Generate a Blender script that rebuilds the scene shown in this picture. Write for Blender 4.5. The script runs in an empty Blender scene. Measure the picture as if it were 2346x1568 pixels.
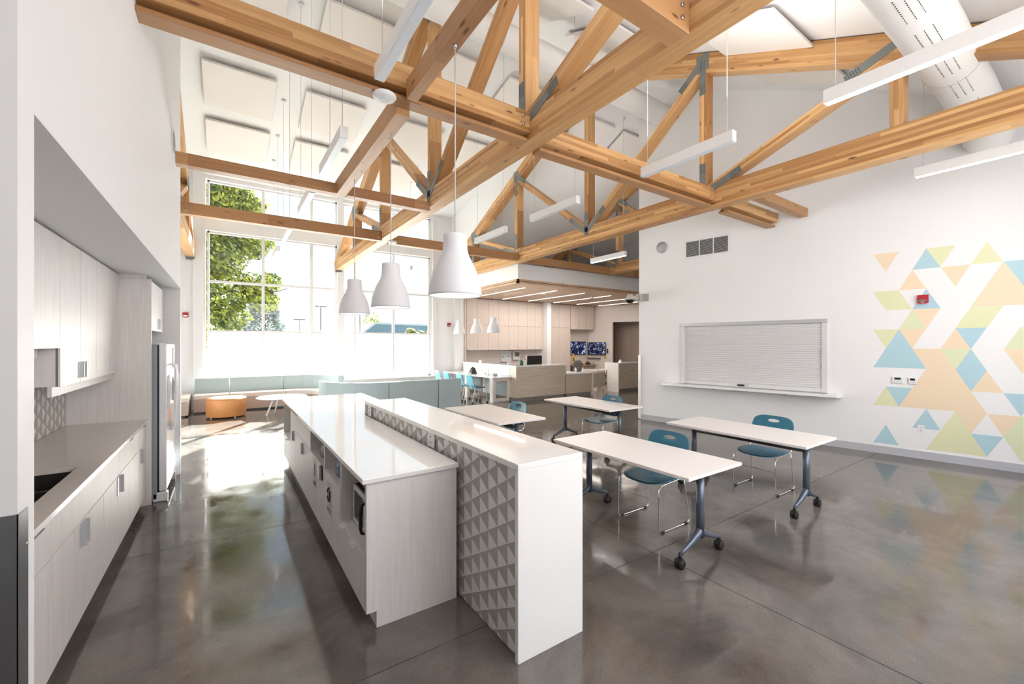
import bpy, bmesh, math, random
from mathutils import Vector, Matrix
random.seed(7)
S = bpy.context.scene
COL = S.collection
R = math.radians
PI = math.pi

# ------------------------------------------------------------------ camera, sky, sun, exposure
cam_d = bpy.data.cameras.new('camera'); cam = bpy.data.objects.new('camera', cam_d); COL.objects.link(cam)
cam.location = (0, 0, 1.72); cam.rotation_euler = (R(90), 0, -R(34.24))
cam_d.sensor_fit = 'HORIZONTAL'; cam_d.sensor_width = 36.0; cam_d.lens = 961.0/2346.0*36.0
cam_d.shift_y = 2.6/2346.0; cam_d.clip_start = 0.05; cam_d.clip_end = 400
S.camera = cam

world = bpy.data.worlds.new('sky'); S.world = world; world.use_nodes = True
wn = world.node_tree; bg = wn.nodes['Background']
tc = wn.nodes.new('ShaderNodeTexCoord'); sx = wn.nodes.new('ShaderNodeSeparateXYZ'); rp = wn.nodes.new('ShaderNodeValToRGB')
wn.links.new(tc.outputs['Generated'], sx.inputs[0]); wn.links.new(sx.outputs['Z'], rp.inputs[0]); wn.links.new(rp.outputs[0], bg.inputs['Color'])
rp.color_ramp.elements[0].position = 0.0; rp.color_ramp.elements[0].color = (0.93, 0.96, 1.0, 1)
rp.color_ramp.elements[1].position = 0.75; rp.color_ramp.elements[1].color = (0.62, 0.79, 1.0, 1)
bg.inputs['Strength'].default_value = 1.5

sd = bpy.data.lights.new('sun', 'SUN'); sd.energy = 56.0; sd.angle = R(0.6); sd.color = (1.0, 0.95, 0.88)
sun = bpy.data.objects.new('sun', sd); COL.objects.link(sun)
sun_dir = Vector((0.47, 0.80, 0.66)).normalized()           # towards the sun
sun.rotation_euler = sun_dir.to_track_quat('Z', 'Y').to_euler(); sun.location = (20, 40, 30)

def area(name, loc, size, power, rot=(0, 0, 0), col=(1, 0.97, 0.93)):
    d = bpy.data.lights.new(name, 'AREA'); d.shape = 'RECTANGLE'; d.size = size[0]; d.size_y = size[1]; d.energy = power; d.color = col
    o = bpy.data.objects.new(name, d); COL.objects.link(o); o.location = loc; o.rotation_euler = rot
    return o
area('fill_light_near', (4.2, -0.75, 2.9), (6.6, 2.2), 92, (R(80), 0, 0), (1.0, 0.965, 0.94))  # added soft fill behind the camera, no fitting in the room
area('fill_light_left', (1.0, -0.7, 2.4), (1.8, 1.6), 5, (R(84), 0, 0), (1.0, 0.97, 0.96))  # weak added fill for the island end, also without a fitting
area('fill_light_up', (4.67, 2.7, 4.40), (1.8, 1.6), 20, (R(180), 0, 0), (1.0, 0.97, 0.95))  # added uplight above the beams to brighten the ceiling, no real lamp
area('fill_light_up_left', (1.1, 2.7, 4.40), (1.8, 1.2), 16, (R(180), 0, 0), (1.0, 0.97, 0.95))  # same added uplight, bay by the kitchen wall
area('fill_light_up_far', (8.4, 7.6, 4.5), (2.6, 2.6), 14, (R(180), 0, 0), (1.0, 0.96, 0.92))  # same added uplight, far bay
area('fill_light_reception', (10.3, 11.4, 3.34), (4.5, 3.0), 75, (0, 0, 0), (1.0, 0.93, 0.85))  # added fill under the soffit, apart from the light slots

vs = S.view_settings; vs.view_transform = 'Standard'; vs.look = 'None'; vs.exposure = 0.98; vs.gamma = 1.0; vs.use_curve_mapping = False

# ------------------------------------------------------------------ materials
def newmat(name):
    m = bpy.data.materials.new(name); m.use_nodes = True
    nt = m.node_tree; b = nt.nodes['Principled BSDF']
    return m, nt, b
def plain(name, col, rough=0.5, metal=0.0, spec=0.5, coat=0.0, var=0.0, vscale=6.0, emit=None, es=0.0, bump=0.0, bscale=80.0):
    m, nt, b = newmat(name)
    b.inputs['Base Color'].default_value = (*col, 1); b.inputs['Roughness'].default_value = rough
    b.inputs['Metallic'].default_value = metal; b.inputs['Specular IOR Level'].default_value = spec
    b.inputs['Coat Weight'].default_value = coat
    if var or bump:
        t = nt.nodes.new('ShaderNodeTexCoord')
    if var:
        n = nt.nodes.new('ShaderNodeTexNoise'); n.inputs['Scale'].default_value = vscale; n.inputs['Detail'].default_value = 5
        mr = nt.nodes.new('ShaderNodeMapRange'); mr.inputs[3].default_value = 1-var; mr.inputs[4].default_value = 1+var
        mx = nt.nodes.new('ShaderNodeMix'); mx.data_type = 'RGBA'; mx.blend_type = 'MULTIPLY'; mx.inputs[0].default_value = 1
        mx.inputs[6].default_value = (*col, 1)
        nt.links.new(t.outputs['Object'], n.inputs['Vector']); nt.links.new(n.outputs[0], mr.inputs[0]); nt.links.new(mr.outputs[0], mx.inputs[7])
        nt.links.new(mx.outputs[2], b.inputs['Base Color'])
    if bump:
        n2 = nt.nodes.new('ShaderNodeTexNoise'); n2.inputs['Scale'].default_value = bscale
        bp = nt.nodes.new('ShaderNodeBump'); bp.inputs['Strength'].default_value = bump; bp.inputs['Distance'].default_value = 0.002
        nt.links.new(t.outputs['Object'], n2.inputs['Vector']); nt.links.new(n2.outputs[0], bp.inputs['Height']); nt.links.new(bp.outputs[0], b.inputs['Normal'])
    if emit:
        b.inputs['Emission Color'].default_value = (*emit, 1); b.inputs['Emission Strength'].default_value = es
    return m
def math_node(nt, op, a, b=None):
    n = nt.nodes.new('ShaderNodeMath'); n.operation = op
    for i, v in enumerate((a, b)):
        if v is None: continue
        if isinstance(v, (int, float)): n.inputs[i].default_value = v
        else: nt.links.new(v, n.inputs[i])
    return n.outputs[0]
def glulam(name, lo, hi, lam=0.04):
    m, nt, b = newmat(name); L = nt.links.new
    t = nt.nodes.new('ShaderNodeTexCoord'); s = nt.nodes.new('ShaderNodeSeparateXYZ'); L(t.outputs['Object'], s.inputs[0])
    oi = nt.nodes.new('ShaderNodeObjectInfo')
    rnd = math_node(nt, 'MULTIPLY', oi.outputs['Random'], 37.0)
    lm = math_node(nt, 'FLOOR', math_node(nt, 'ADD', math_node(nt, 'DIVIDE', s.outputs['Z'], lam), 0.5))
    xs = math_node(nt, 'FLOOR', math_node(nt, 'ADD', math_node(nt, 'MULTIPLY', s.outputs['X'], 0.6), math_node(nt, 'ADD', math_node(nt, 'MULTIPLY', lm, 0.37), rnd)))
    cb = nt.nodes.new('ShaderNodeCombineXYZ'); L(xs, cb.inputs[0]); L(lm, cb.inputs[1]); L(rnd, cb.inputs[2])
    w = nt.nodes.new('ShaderNodeTexWhiteNoise'); w.noise_dimensions = '3D'; L(cb.outputs[0], w.inputs['Vector'])
    mp = nt.nodes.new('ShaderNodeMapping'); mp.inputs['Scale'].default_value = (1.1, 26, 26); L(t.outputs['Object'], mp.inputs['Vector']); L(cb.outputs[0], mp.inputs['Location'])
    n = nt.nodes.new('ShaderNodeTexNoise'); n.inputs['Scale'].default_value = 1.0; n.inputs['Detail'].default_value = 6; n.inputs['Distortion'].default_value = 0.6; L(mp.outputs[0], n.inputs['Vector'])
    f = math_node(nt, 'ADD', math_node(nt, 'MULTIPLY', w.outputs['Value'], 0.55), math_node(nt, 'MULTIPLY', n.outputs[0], 0.62))
    r = nt.nodes.new('ShaderNodeValToRGB'); L(f, r.inputs[0])
    e = r.color_ramp.elements; e[0].position = 0.18; e[0].color = (*lo, 1); e[1].position = 0.92; e[1].color = (*hi, 1)
    # knots
    mk = nt.nodes.new('ShaderNodeMapping'); mk.inputs['Scale'].default_value = (2.6, 8.0, 8.0); L(t.outputs['Object'], mk.inputs['Vector']); L(cb.outputs[0], mk.inputs['Location'])
    v = nt.nodes.new('ShaderNodeTexVoronoi'); v.inputs['Scale'].default_value = 1.0; L(mk.outputs[0], v.inputs['Vector'])
    k = nt.nodes.new('ShaderNodeMapRange'); k.inputs[1].default_value = 0.07; k.inputs[2].default_value = 0.15; k.inputs[3].default_value = 0.85; k.inputs[4].default_value = 0.0; L(v.outputs['Distance'], k.inputs[0])
    mx = nt.nodes.new('ShaderNodeMix'); mx.data_type = 'RGBA'; L(k.outputs[0], mx.inputs[0]); L(r.outputs[0], mx.inputs[6]); mx.inputs[7].default_value = (0.12, 0.045, 0.015, 1)
    L(mx.outputs[2], b.inputs['Base Color']); b.inputs['Roughness'].default_value = 0.45; b.inputs['Specular IOR Level'].default_value = 0.35
    return m
def laminate(name, lo, hi, sc=(45, 45, 2.2), rough=0.42):
    m, nt, b = newmat(name); L = nt.links.new
    t = nt.nodes.new('ShaderNodeTexCoord'); mp = nt.nodes.new('ShaderNodeMapping'); mp.inputs['Scale'].default_value = sc; L(t.outputs['Object'], mp.inputs['Vector'])
    n = nt.nodes.new('ShaderNodeTexNoise'); n.inputs['Scale'].default_value = 1; n.inputs['Detail'].default_value = 7; n.inputs['Roughness'].default_value = 0.65; L(mp.outputs[0], n.inputs['Vector'])
    r = nt.nodes.new('ShaderNodeValToRGB'); L(n.outputs[0], r.inputs[0]); e = r.color_ramp.elements
    e[0].position = 0.33; e[0].color = (*lo, 1); e[1].position = 0.62; e[1].color = (*hi, 1)
    L(r.outputs[0], b.inputs['Base Color']); b.inputs['Roughness'].default_value = rough
    return m
M = {}
M['wall'] = plain('wall_paint', (0.86, 0.86, 0.87), 0.55, var=0.012, vscale=1.5)
M['ceil'] = plain('ceiling_paint', (0.85, 0.84, 0.83), 0.7)
M['panel'] = plain('acoustic_felt', (0.84, 0.80, 0.76), 0.9, bump=0.3)
M['glulam'] = glulam('glulam', (0.31, 0.130, 0.038), (0.72, 0.44, 0.20))
M['fir'] = glulam('fir_beam', (0.27, 0.12, 0.048), (0.50, 0.275, 0.125), lam=0.5)
M['steel'] = plain('galvanised_plate', (0.20, 0.215, 0.21), 0.5, 0.3)
M['darkhole'] = plain('plate_pins', (0.03, 0.035, 0.035), 0.6)
M['bolt'] = plain('bolt_zinc', (0.5, 0.5, 0.5), 0.35, 0.9)
M['lam'] = laminate('whitewashed_laminate', (0.70, 0.665, 0.65), (0.79, 0.76, 0.74))
M['lam2'] = laminate('island_laminate', (0.745, 0.715, 0.71), (0.82, 0.795, 0.79))
M['lamh'] = laminate('desk_laminate', (0.50, 0.42, 0.33), (0.66, 0.57, 0.465), (2.0, 2.0, 45))
M['lamr'] = laminate('reception_laminate', (0.66, 0.56, 0.50), (0.76, 0.66, 0.60))
M['soffit'] = laminate('soffit_wood', (0.50, 0.33, 0.21), (0.66, 0.46, 0.32), (30, 2.0, 30))
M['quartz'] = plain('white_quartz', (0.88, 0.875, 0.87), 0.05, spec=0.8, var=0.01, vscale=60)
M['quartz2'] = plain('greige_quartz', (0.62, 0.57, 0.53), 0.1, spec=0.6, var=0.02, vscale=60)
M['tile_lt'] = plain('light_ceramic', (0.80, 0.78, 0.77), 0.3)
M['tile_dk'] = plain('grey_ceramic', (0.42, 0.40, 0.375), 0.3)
M['grout'] = plain('grout', (0.5, 0.49, 0.47), 0.8)
M['reveal'] = plain('gap_shade', (0.22, 0.19, 0.17), 0.7)  # dark sheet behind cabinet fronts, shade of the door gaps put into colour
M['handle'] = plain('brushed_aluminium', (0.62, 0.63, 0.65), 0.35, 0.6)
M['stainless'] = plain('stainless_steel', (0.32, 0.33, 0.36), 0.28, 0.9, var=0.08, vscale=3)
M['sink'] = plain('sink_steel', (0.05, 0.047, 0.047), 0.35, 0.5)
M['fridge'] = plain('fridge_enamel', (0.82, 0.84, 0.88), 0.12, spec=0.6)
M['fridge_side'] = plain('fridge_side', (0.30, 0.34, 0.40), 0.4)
M['white'] = plain('white_plastic', (0.82, 0.82, 0.83), 0.4)
M['shade'] = plain('pendant_enamel', (0.80, 0.80, 0.84), 0.55)
M['bulb'] = plain('lamp_glow', (1, 1, 1), 0.5, emit=(1, 0.9, 0.75), es=14)
M['led'] = plain('led_diffuser', (1, 1, 1), 0.5, emit=(1, 0.96, 0.92), es=7.0)
M['led_off'] = plain('led_diffuser_unlit', (0.70, 0.74, 0.80), 0.35)
M['led_soft'] = plain('led_slot', (1, 1, 1), 0.5, emit=(1, 0.93, 0.85), es=4.0)
M['black'] = plain('black_plastic', (0.012, 0.012, 0.013), 0.35)
M['dark'] = plain('dark_recess', (0.03, 0.03, 0.03), 0.8)
M['tabletop'] = plain('table_laminate', (0.80, 0.76, 0.745), 0.28)
M['tleg'] = plain('table_leg_grey', (0.13, 0.155, 0.20), 0.32, 0.5)
M['tbar'] = plain('table_bar_black', (0.03, 0.03, 0.034), 0.4)
M['chrome'] = plain('chrome', (0.75, 0.75, 0.76), 0.08, 1.0)
M['teal'] = plain('teal_plastic', (0.025, 0.155, 0.24), 0.4, bump=0.2, bscale=300)
M['teal_lit'] = plain('teal_plastic_lit', (0.13, 0.42, 0.55), 0.4)  # same teal as the seats, window light painted into the colour
M['vinyl'] = plain('blue_grey_vinyl', (0.40, 0.49, 0.51), 0.5, var=0.03, vscale=3)
M['vinyl_dk'] = plain('slate_vinyl', (0.20, 0.235, 0.245), 0.55, var=0.06, vscale=3)
M['tan'] = plain('tan_vinyl', (0.50, 0.39, 0.34), 0.5)
M['tanseat'] = plain('tan_seat', (0.70, 0.62, 0.56), 0.45)
M['orange'] = plain('orange_vinyl', (0.62, 0.27, 0.09), 0.42)
M['red'] = plain('alarm_red', (0.42, 0.01, 0.02), 0.35)
M['grille'] = plain('grille_grey', (0.45, 0.45, 0.46), 0.6)
M['beige'] = plain('camera_beige', (0.50, 0.50, 0.46), 0.5)
M['fabric'] = plain('duct_fabric', (0.80, 0.79, 0.77), 0.7, bump=0.3, bscale=20)
M['alu'] = plain('shutter_aluminium', (0.72, 0.72, 0.73), 0.45, 0.15)
M['base'] = plain('rubber_base', (0.50, 0.51, 0.55), 0.5)
M['stone'] = plain('stone_kick', (0.22, 0.20, 0.18), 0.5, var=0.3, vscale=12)
M['p_orange'] = plain('mural_orange', (0.85, 0.69, 0.50), 0.6)
M['p_blue'] = plain('mural_blue', (0.44, 0.64, 0.72), 0.6)
M['p_green'] = plain('mural_green', (0.75, 0.76, 0.49), 0.6)
M['p_mint'] = plain('mural_mint', (0.72, 0.76, 0.52), 0.6)
M['screen'] = plain('screen_off', (0.008, 0.008, 0.01), 0.12)
M['bag_black'] = plain('black_bin_bag', (0.010, 0.010, 0.014), 0.18)
M['bag_blue'] = plain('blue_bin_bag', (0.012, 0.07, 0.15), 0.18)
M['board'] = plain('chopping_board', (0.55, 0.33, 0.10), 0.5)
M['sign'] = plain('sign_face', (0.55, 0.55, 0.58), 0.4)
M['ink'] = plain('sign_ink', (0.03, 0.035, 0.05), 0.5)
M['paper'] = plain('paper', (0.80, 0.80, 0.84), 0.8)
M['yellow'] = plain('yellow_plastic', (0.65, 0.42, 0.04), 0.5)
M['green'] = plain('green_plastic', (0.0, 0.12, 0.06), 0.4)
M['mesh_grey'] = plain('mesh_back', (0.17, 0.16, 0.155), 0.8)
M['brownwall'] = plain('corridor_paint', (0.40, 0.32, 0.27), 0.6)
M['recwall'] = plain('reception_paint', (0.76, 0.70, 0.66), 0.6)
M['ground'] = plain('asphalt', (0.25, 0.26, 0.25), 0.9, var=0.2, vscale=0.5)
M['metal_blue'] = plain('warehouse_cladding', (0.19, 0.27, 0.33), 0.6)
M['roof_lt'] = plain('warehouse_roof', (0.42, 0.47, 0.50), 0.5)
M['bark'] = plain('bark', (0.09, 0.06, 0.04), 0.9)
M['wire'] = plain('cable_white', (0.62, 0.62, 0.64), 0.5)
M['wire_dk'] = plain('cable_dark', (0.30, 0.33, 0.37), 0.5)

def leafmat(name, lo, hi, tr=0.45):
    m, nt, b = newmat(name); L = nt.links.new
    g = nt.nodes.new('ShaderNodeNewGeometry'); t = nt.nodes.new('ShaderNodeTexCoord')
    n = nt.nodes.new('ShaderNodeTexNoise'); n.inputs['Scale'].default_value = 1.7; L(t.outputs['Object'], n.inputs['Vector'])
    f = math_node(nt, 'ADD', math_node(nt, 'MULTIPLY', g.outputs['Random Per Island'], 0.6), math_node(nt, 'MULTIPLY', n.outputs[0], 0.5))
    r = nt.nodes.new('ShaderNodeValToRGB'); L(f, r.inputs[0]); e = r.color_ramp.elements
    e[0].position = 0.2; e[0].color = (*lo, 1); e[1].position = 0.85; e[1].color = (*hi, 1)
    L(r.outputs[0], b.inputs['Base Color']); b.inputs['Roughness'].default_value = 0.5
    tl = nt.nodes.new('ShaderNodeBsdfTranslucent'); L(r.outputs[0], tl.inputs['Color'])
    ms = nt.nodes.new('ShaderNodeMixShader'); ms.inputs[0].default_value = tr
    L(b.outputs[0], ms.inputs[1]); L(tl.outputs[0], ms.inputs[2]); L(ms.outputs[0], nt.nodes['Material Output'].inputs['Surface'])
    return m
M['leaf'] = leafmat('maple_leaf', (0.02, 0.05, 0.008), (0.30, 0.30, 0.035), 0.3)
M['needle'] = leafmat('spruce_needle', (0.03, 0.06, 0.04), (0.11, 0.17, 0.10), 0.2)
M['bush'] = leafmat('bush_leaf', (0.08, 0.12, 0.03), (0.45, 0.46, 0.14))

def glass_mat():
    m, nt, b = newmat('window_glass'); L = nt.links.new
    tr = nt.nodes.new('ShaderNodeBsdfTransparent'); tr.inputs[0].default_value = (0.66, 0.70, 0.71, 1)
    gl = nt.nodes.new('ShaderNodeBsdfGlossy'); gl.inputs['Roughness'].default_value = 0.0
    lw = nt.nodes.new('ShaderNodeLayerWeight'); lw.inputs['Blend'].default_value = 0.5
    fr = math_node(nt, 'ADD', math_node(nt, 'MULTIPLY', math_node(nt, 'POWER', lw.outputs['Facing'], 5.0), 0.9), 0.035)
    ms = nt.nodes.new('ShaderNodeMixShader'); L(fr, ms.inputs[0]); L(tr.outputs[0], ms.inputs[1]); L(gl.outputs[0], ms.inputs[2])
    L(ms.outputs[0], nt.nodes['Material Output'].inputs['Surface']); return m
M['glass'] = glass_mat()
def frost_mat():
    m, nt, b = newmat('frosted_glass'); L = nt.links.new
    tl = nt.nodes.new('ShaderNodeBsdfTranslucent'); tl.inputs[0].default_value = (0.94, 0.95, 0.95, 1)
    df = nt.nodes.new('ShaderNodeBsdfDiffuse'); df.inputs[0].default_value = (0.9, 0.92, 0.92, 1)
    ms = nt.nodes.new('ShaderNodeMixShader'); ms.inputs[0].default_value = 0.15
    L(tl.outputs[0], ms.inputs[1]); L(df.outputs[0], ms.inputs[2]); L(ms.outputs[0], nt.nodes['Material Output'].inputs['Surface']); return m
M['frost'] = frost_mat()
def floor_mat():
    m, nt, b = newmat('polished_concrete'); L = nt.links.new
    t = nt.nodes.new('ShaderNodeTexCoord')
    n = nt.nodes.new('ShaderNodeTexNoise'); n.inputs['Scale'].default_value = 1.3; n.inputs['Detail'].default_value = 9; n.inputs['Roughness'].default_value = 0.65; n.inputs['Distortion'].default_value = 0.4; L(t.outputs['Object'], n.inputs['Vector'])
    r = nt.nodes.new('ShaderNodeValToRGB'); L(n.outputs[0], r.inputs[0]); e = r.color_ramp.elements
    e[0].position = 0.30; e[0].color = (0.061, 0.053, 0.048, 1); e[1].position = 0.70; e[1].color = (0.180, 0.156, 0.138, 1)
    f = nt.nodes.new('ShaderNodeTexNoise'); f.inputs['Scale'].default_value = 120; f.inputs['Detail'].default_value = 4; L(t.outputs['Object'], f.inputs['Vector'])
    fr = nt.nodes.new('ShaderNodeMapRange'); fr.inputs[1].default_value = 0.3; fr.inputs[2].default_value = 0.7; fr.inputs[3].default_value = 0.82; fr.inputs[4].default_value = 1.18; L(f.outputs[0], fr.inputs[0])
    mx = nt.nodes.new('ShaderNodeMix'); mx.data_type = 'RGBA'; mx.blend_type = 'MULTIPLY'; mx.inputs[0].default_value = 1; L(r.outputs[0], mx.inputs[6]); L(fr.outputs[0], mx.inputs[7])
    v = nt.nodes.new('ShaderNodeTexVoronoi'); v.inputs['Scale'].default_value = 11; L(t.outputs['Object'], v.inputs['Vector'])
    vr = nt.nodes.new('ShaderNodeMapRange'); vr.inputs[1].default_value = 0.02; vr.inputs[2].default_value = 0.05; vr.inputs[3].default_value = 0.5; vr.inputs[4].default_value = 0; L(v.outputs['Distance'], vr.inputs[0])
    m2 = nt.nodes.new('ShaderNodeMix'); m2.data_type = 'RGBA'; L(vr.outputs[0], m2.inputs[0]); L(mx.outputs[2], m2.inputs[6]); m2.inputs[7].default_value = (0.30, 0.27, 0.24, 1)
    L(m2.outputs[2], b.inputs['Base Color'])
    n3 = nt.nodes.new('ShaderNodeTexNoise'); n3.inputs['Scale'].default_value = 3.5; n3.inputs['Detail'].default_value = 8; L(t.outputs['Object'], n3.inputs['Vector'])
    rr = nt.nodes.new('ShaderNodeMapRange'); rr.inputs[1].default_value = 0.3; rr.inputs[2].default_value = 0.7; rr.inputs[3].default_value = 0.05; rr.inputs[4].default_value = 0.17; L(n3.outputs[0], rr.inputs[0]); L(rr.outputs[0], b.inputs['Roughness'])
    b.inputs['Specular IOR Level'].default_value = 0.75
    return m
M['floor'] = floor_mat()
def cctv_mat():
    m, nt, b = newmat('cctv_picture'); L = nt.links.new
    t = nt.nodes.new('ShaderNodeTexCoord'); mp = nt.nodes.new('ShaderNodeMapping'); mp.inputs['Scale'].default_value = (5, 5, 5); L(t.outputs['Object'], mp.inputs['Vector'])
    n = nt.nodes.new('ShaderNodeTexNoise'); n.inputs['Scale'].default_value = 1.5; n.inputs['Detail'].default_value = 3; n.inputs['Distortion'].default_value = 1.5; L(mp.outputs[0], n.inputs['Vector'])
    r = nt.nodes.new('ShaderNodeValToRGB'); L(n.outputs[0], r.inputs[0]); e = r.color_ramp.elements
    e[0].position = 0.52; e[0].color = (0.004, 0.004, 0.016, 1); e[1].position = 0.68; e[1].color = (0.28, 0.36, 0.62, 1)
    b.inputs['Base Color'].default_value = (0.005, 0.005, 0.01, 1); b.inputs['Roughness'].default_value = 0.2
    L(r.outputs[0], b.inputs['Emission Color']); b.inputs['Emission Strength'].default_value = 0.9
    return m
M['cctv'] = cctv_mat()

# ------------------------------------------------------------------ mesh building helpers
class MB:
    def __init__(s): s.v = []; s.f = []; s.sm = []; s.fix = True
    def add(s, vs, fs, smooth=False):
        o = len(s.v); s.v += [tuple(v) for v in vs]; s.f += [tuple(i+o for i in f) for f in fs]; s.sm += [smooth]*len(fs); return s
    def box(s, x0, x1, y0, y1, z0, z1):
        return s.add([(x0,y0,z0),(x1,y0,z0),(x1,y1,z0),(x0,y1,z0),(x0,y0,z1),(x1,y0,z1),(x1,y1,z1),(x0,y1,z1)],
                     [(0,3,2,1),(4,5,6,7),(0,1,5,4),(1,2,6,5),(2,3,7,6),(3,0,4,7)])
    def hexa(s, bot, top):                    # any prism-like solid: matching bottom and top rings
        n = len(bot); return s.add(list(bot)+list(top), [tuple(range(n))[::-1], tuple(range(n, 2*n))]+[(i,(i+1)%n,n+(i+1)%n,n+i) for i in range(n)])
    def prism(s, pts, z0, z1):                # polygon in xy extruded in z
        return s.hexa([(x,y,z0) for x,y in pts], [(x,y,z1) for x,y in pts])
    def bar(s, p0, p1, w, h, up=(0,0,1)):
        p0 = Vector(p0); p1 = Vector(p1); d = (p1-p0).normalized(); u = Vector(up)
        if abs(d.dot(u)) > 0.99: u = Vector((1,0,0))
        a = d.cross(u).normalized(); b = a.cross(d)
        r = [(-w/2,-h/2),(w/2,-h/2),(w/2,h/2),(-w/2,h/2)]
        return s.hexa([p0+a*i+b*j for i,j in r], [p1+a*i+b*j for i,j in r])
    def tube(s, pts, r, n=8, closed=False):
        P = [Vector(p) for p in pts]; rings = []; m = len(P)
        rr = r if isinstance(r, (list, tuple)) else [r]*m
        ref = None
        for i, p in enumerate(P):
            a = P[(i-1) % m] if (closed or i > 0) else p; c = P[(i+1) % m] if (closed or i < m-1) else p
            d = (c-a).normalized()
            if ref is None: ref = Vector((0,0,1)) if abs(d.z) < 0.9 else Vector((1,0,0))
            u = d.cross(ref).normalized(); w = u.cross(d).normalized(); ref = w
            rings.append([p+(u*math.cos(2*PI*k/n)+w*math.sin(2*PI*k/n))*rr[i] for k in range(n)])
        vs = [v for g in rings for v in g]; fs = []
        for i in range(m if closed else m-1):
            for k in range(n):
                a = i*n+k; b2 = i*n+(k+1) % n; j = (i+1) % m
                fs.append((a, b2, j*n+(k+1) % n, j*n+k))
        if not closed: fs += [tuple(range(n))[::-1], tuple(range((m-1)*n, m*n))]
        return s.add(vs, fs, True)
    def lathe(s, prof, c=(0,0,0), n=32, cap=False):
        vs = []; fs = []
        for r, z in prof:
            vs += [(c[0]+r*math.cos(2*PI*k/n), c[1]+r*math.sin(2*PI*k/n), c[2]+z) for k in range(n)]
        for i in range(len(prof)-1):
            for k in range(n): fs.append((i*n+k, i*n+(k+1) % n, (i+1)*n+(k+1) % n, (i+1)*n+k))
        if cap: fs += [tuple(range(n))[::-1], tuple(range((len(prof)-1)*n, len(prof)*n))]
        return s.add(vs, fs, True)
    def disc(s, c, nrm, r, t, n=24):          # a short cylinder from c along nrm
        c = Vector(c); d = Vector(nrm).normalized(); return s.tube([c, c+d*t], r, n)

WO = {}
def _mesh(name, mb, mat, off):
    me = bpy.data.meshes.new(name)
    ox, oy, oz = off
    me.from_pydata([(x-ox, y-oy, z-oz) for x, y, z in mb.v], [], mb.f)
    me.polygons.foreach_set('use_smooth', mb.sm); me.materials.append(M[mat]); me.validate()
    if mb.fix:
        bm = bmesh.new(); bm.from_mesh(me); bmesh.ops.recalc_face_normals(bm, faces=bm.faces); bm.to_mesh(me); bm.free()
    me.update(); return me
def part(name, mb, mat, parent=None, bevel=0.0, label=None, kind=None, auto=False):
    off = WO.get(parent.name, (0,0,0)) if parent else (0,0,0)
    me = _mesh(name, mb, mat, off)
    o = bpy.data.objects.new(name, me); COL.objects.link(o)
    if parent: o.parent = parent
    WO[o.name] = off
    if bevel:
        b = o.modifiers.new('bevel', 'BEVEL'); b.width = bevel; b.segments = 2; b.limit_method = 'ANGLE'; b.angle_limit = R(40)
    if label: o['label'] = label
    if kind: o['kind'] = kind
    return o
def tag(o, label, cat, group=None):
    o['label'] = label; o['category'] = cat
    if group: o['group'] = group
    return o
def thing(name, label, cat, loc=(0,0,0), group=None, rot=0):
    o = bpy.data.objects.new(name, None); COL.objects.link(o); o.location = loc; o.rotation_euler = (0,0,rot); o.empty_display_size = 0.1
    WO[o.name] = tuple(loc); return tag(o, label, cat, group)
def solo(name, mb, mat, label, cat, group=None, bevel=0.0):
    return tag(part(name, mb, mat, None, bevel), label, cat, group)
def struct(name, mb, mat, parent=None, bevel=0.0):
    o = part(name, mb, mat, parent, bevel)
    if not parent: o['kind'] = 'structure'
    return o
def struct_root(name, loc=(0,0,0)):
    o = bpy.data.objects.new(name, None); COL.objects.link(o); o.location = loc; o['kind'] = 'structure'; WO[o.name] = tuple(loc); return o
def copy_tree(o, loc=None, rot=None, label=None, parent=None):
    c = o.copy(); COL.objects.link(c)
    if parent: c.parent = parent
    if loc is not None: c.location = loc
    if rot is not None: c.rotation_euler = (0,0,rot)
    if label: c['label'] = label
    for ch in list(o.children): copy_tree(ch, parent=c)
    return c
def member(name, p0, p1, w, h, mat, parent=None, side=(1,0,0), bevel=0.004):
    """straight timber: local X runs along it so the grain follows; w is measured along side, h across"""
    p0 = Vector(p0); p1 = Vector(p1); d = p1-p0; L = d.length; d.normalize(); a = Vector(side); b = d.cross(a).normalized()
    mb = MB().box(-L/2, L/2, -w/2, w/2, -h/2, h/2)
    me = _mesh(name, mb, mat, (0,0,0)); o = bpy.data.objects.new(name, me); COL.objects.link(o)
    off = Vector(WO.get(parent.name, (0,0,0))) if parent else Vector((0,0,0))
    mt = Matrix((d, a, b)).transposed().to_4x4(); mt.translation = (p0+p1)/2-off
    if parent: o.parent = parent
    o.matrix_basis = mt
    if bevel:
        bv = o.modifiers.new('bevel', 'BEVEL'); bv.width = bevel; bv.segments = 1
    return o
B = lambda *a: MB().box(*a)

# ------------------------------------------------------------------ right wall frame: s runs along the wall towards the camera, n points into the room
W0 = Vector((7.75, 6.256, 0)); WD = Vector((0.1718, -0.9851, 0)); WN = Vector((-0.9851, -0.1718, 0))
def wp(s, z, n=0.0): return tuple(W0+WD*s+WN*n+Vector((0,0,z)))
def wbox(s0, s1, n0, n1, z0, z1):
    return MB().hexa([wp(s0,z0,n0),wp(s1,z0,n0),wp(s1,z0,n1),wp(s0,z0,n1)], [wp(s0,z1,n0),wp(s1,z1,n0),wp(s1,z1,n1),wp(s0,z1,n1)])
RY, RZ = 6.40, 7.62                              # ridge
def roof_s(y): return RZ-0.47*(RY-y)             # south slope
def roof_n(y): return RZ-0.47*(y-RY)             # north slope beyond the dormer
def roof_d(y): return RZ-0.205*(y-RY)            # dormer slope
YW = 13.6                                        # window wall, inner face
YS = -1.0
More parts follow.
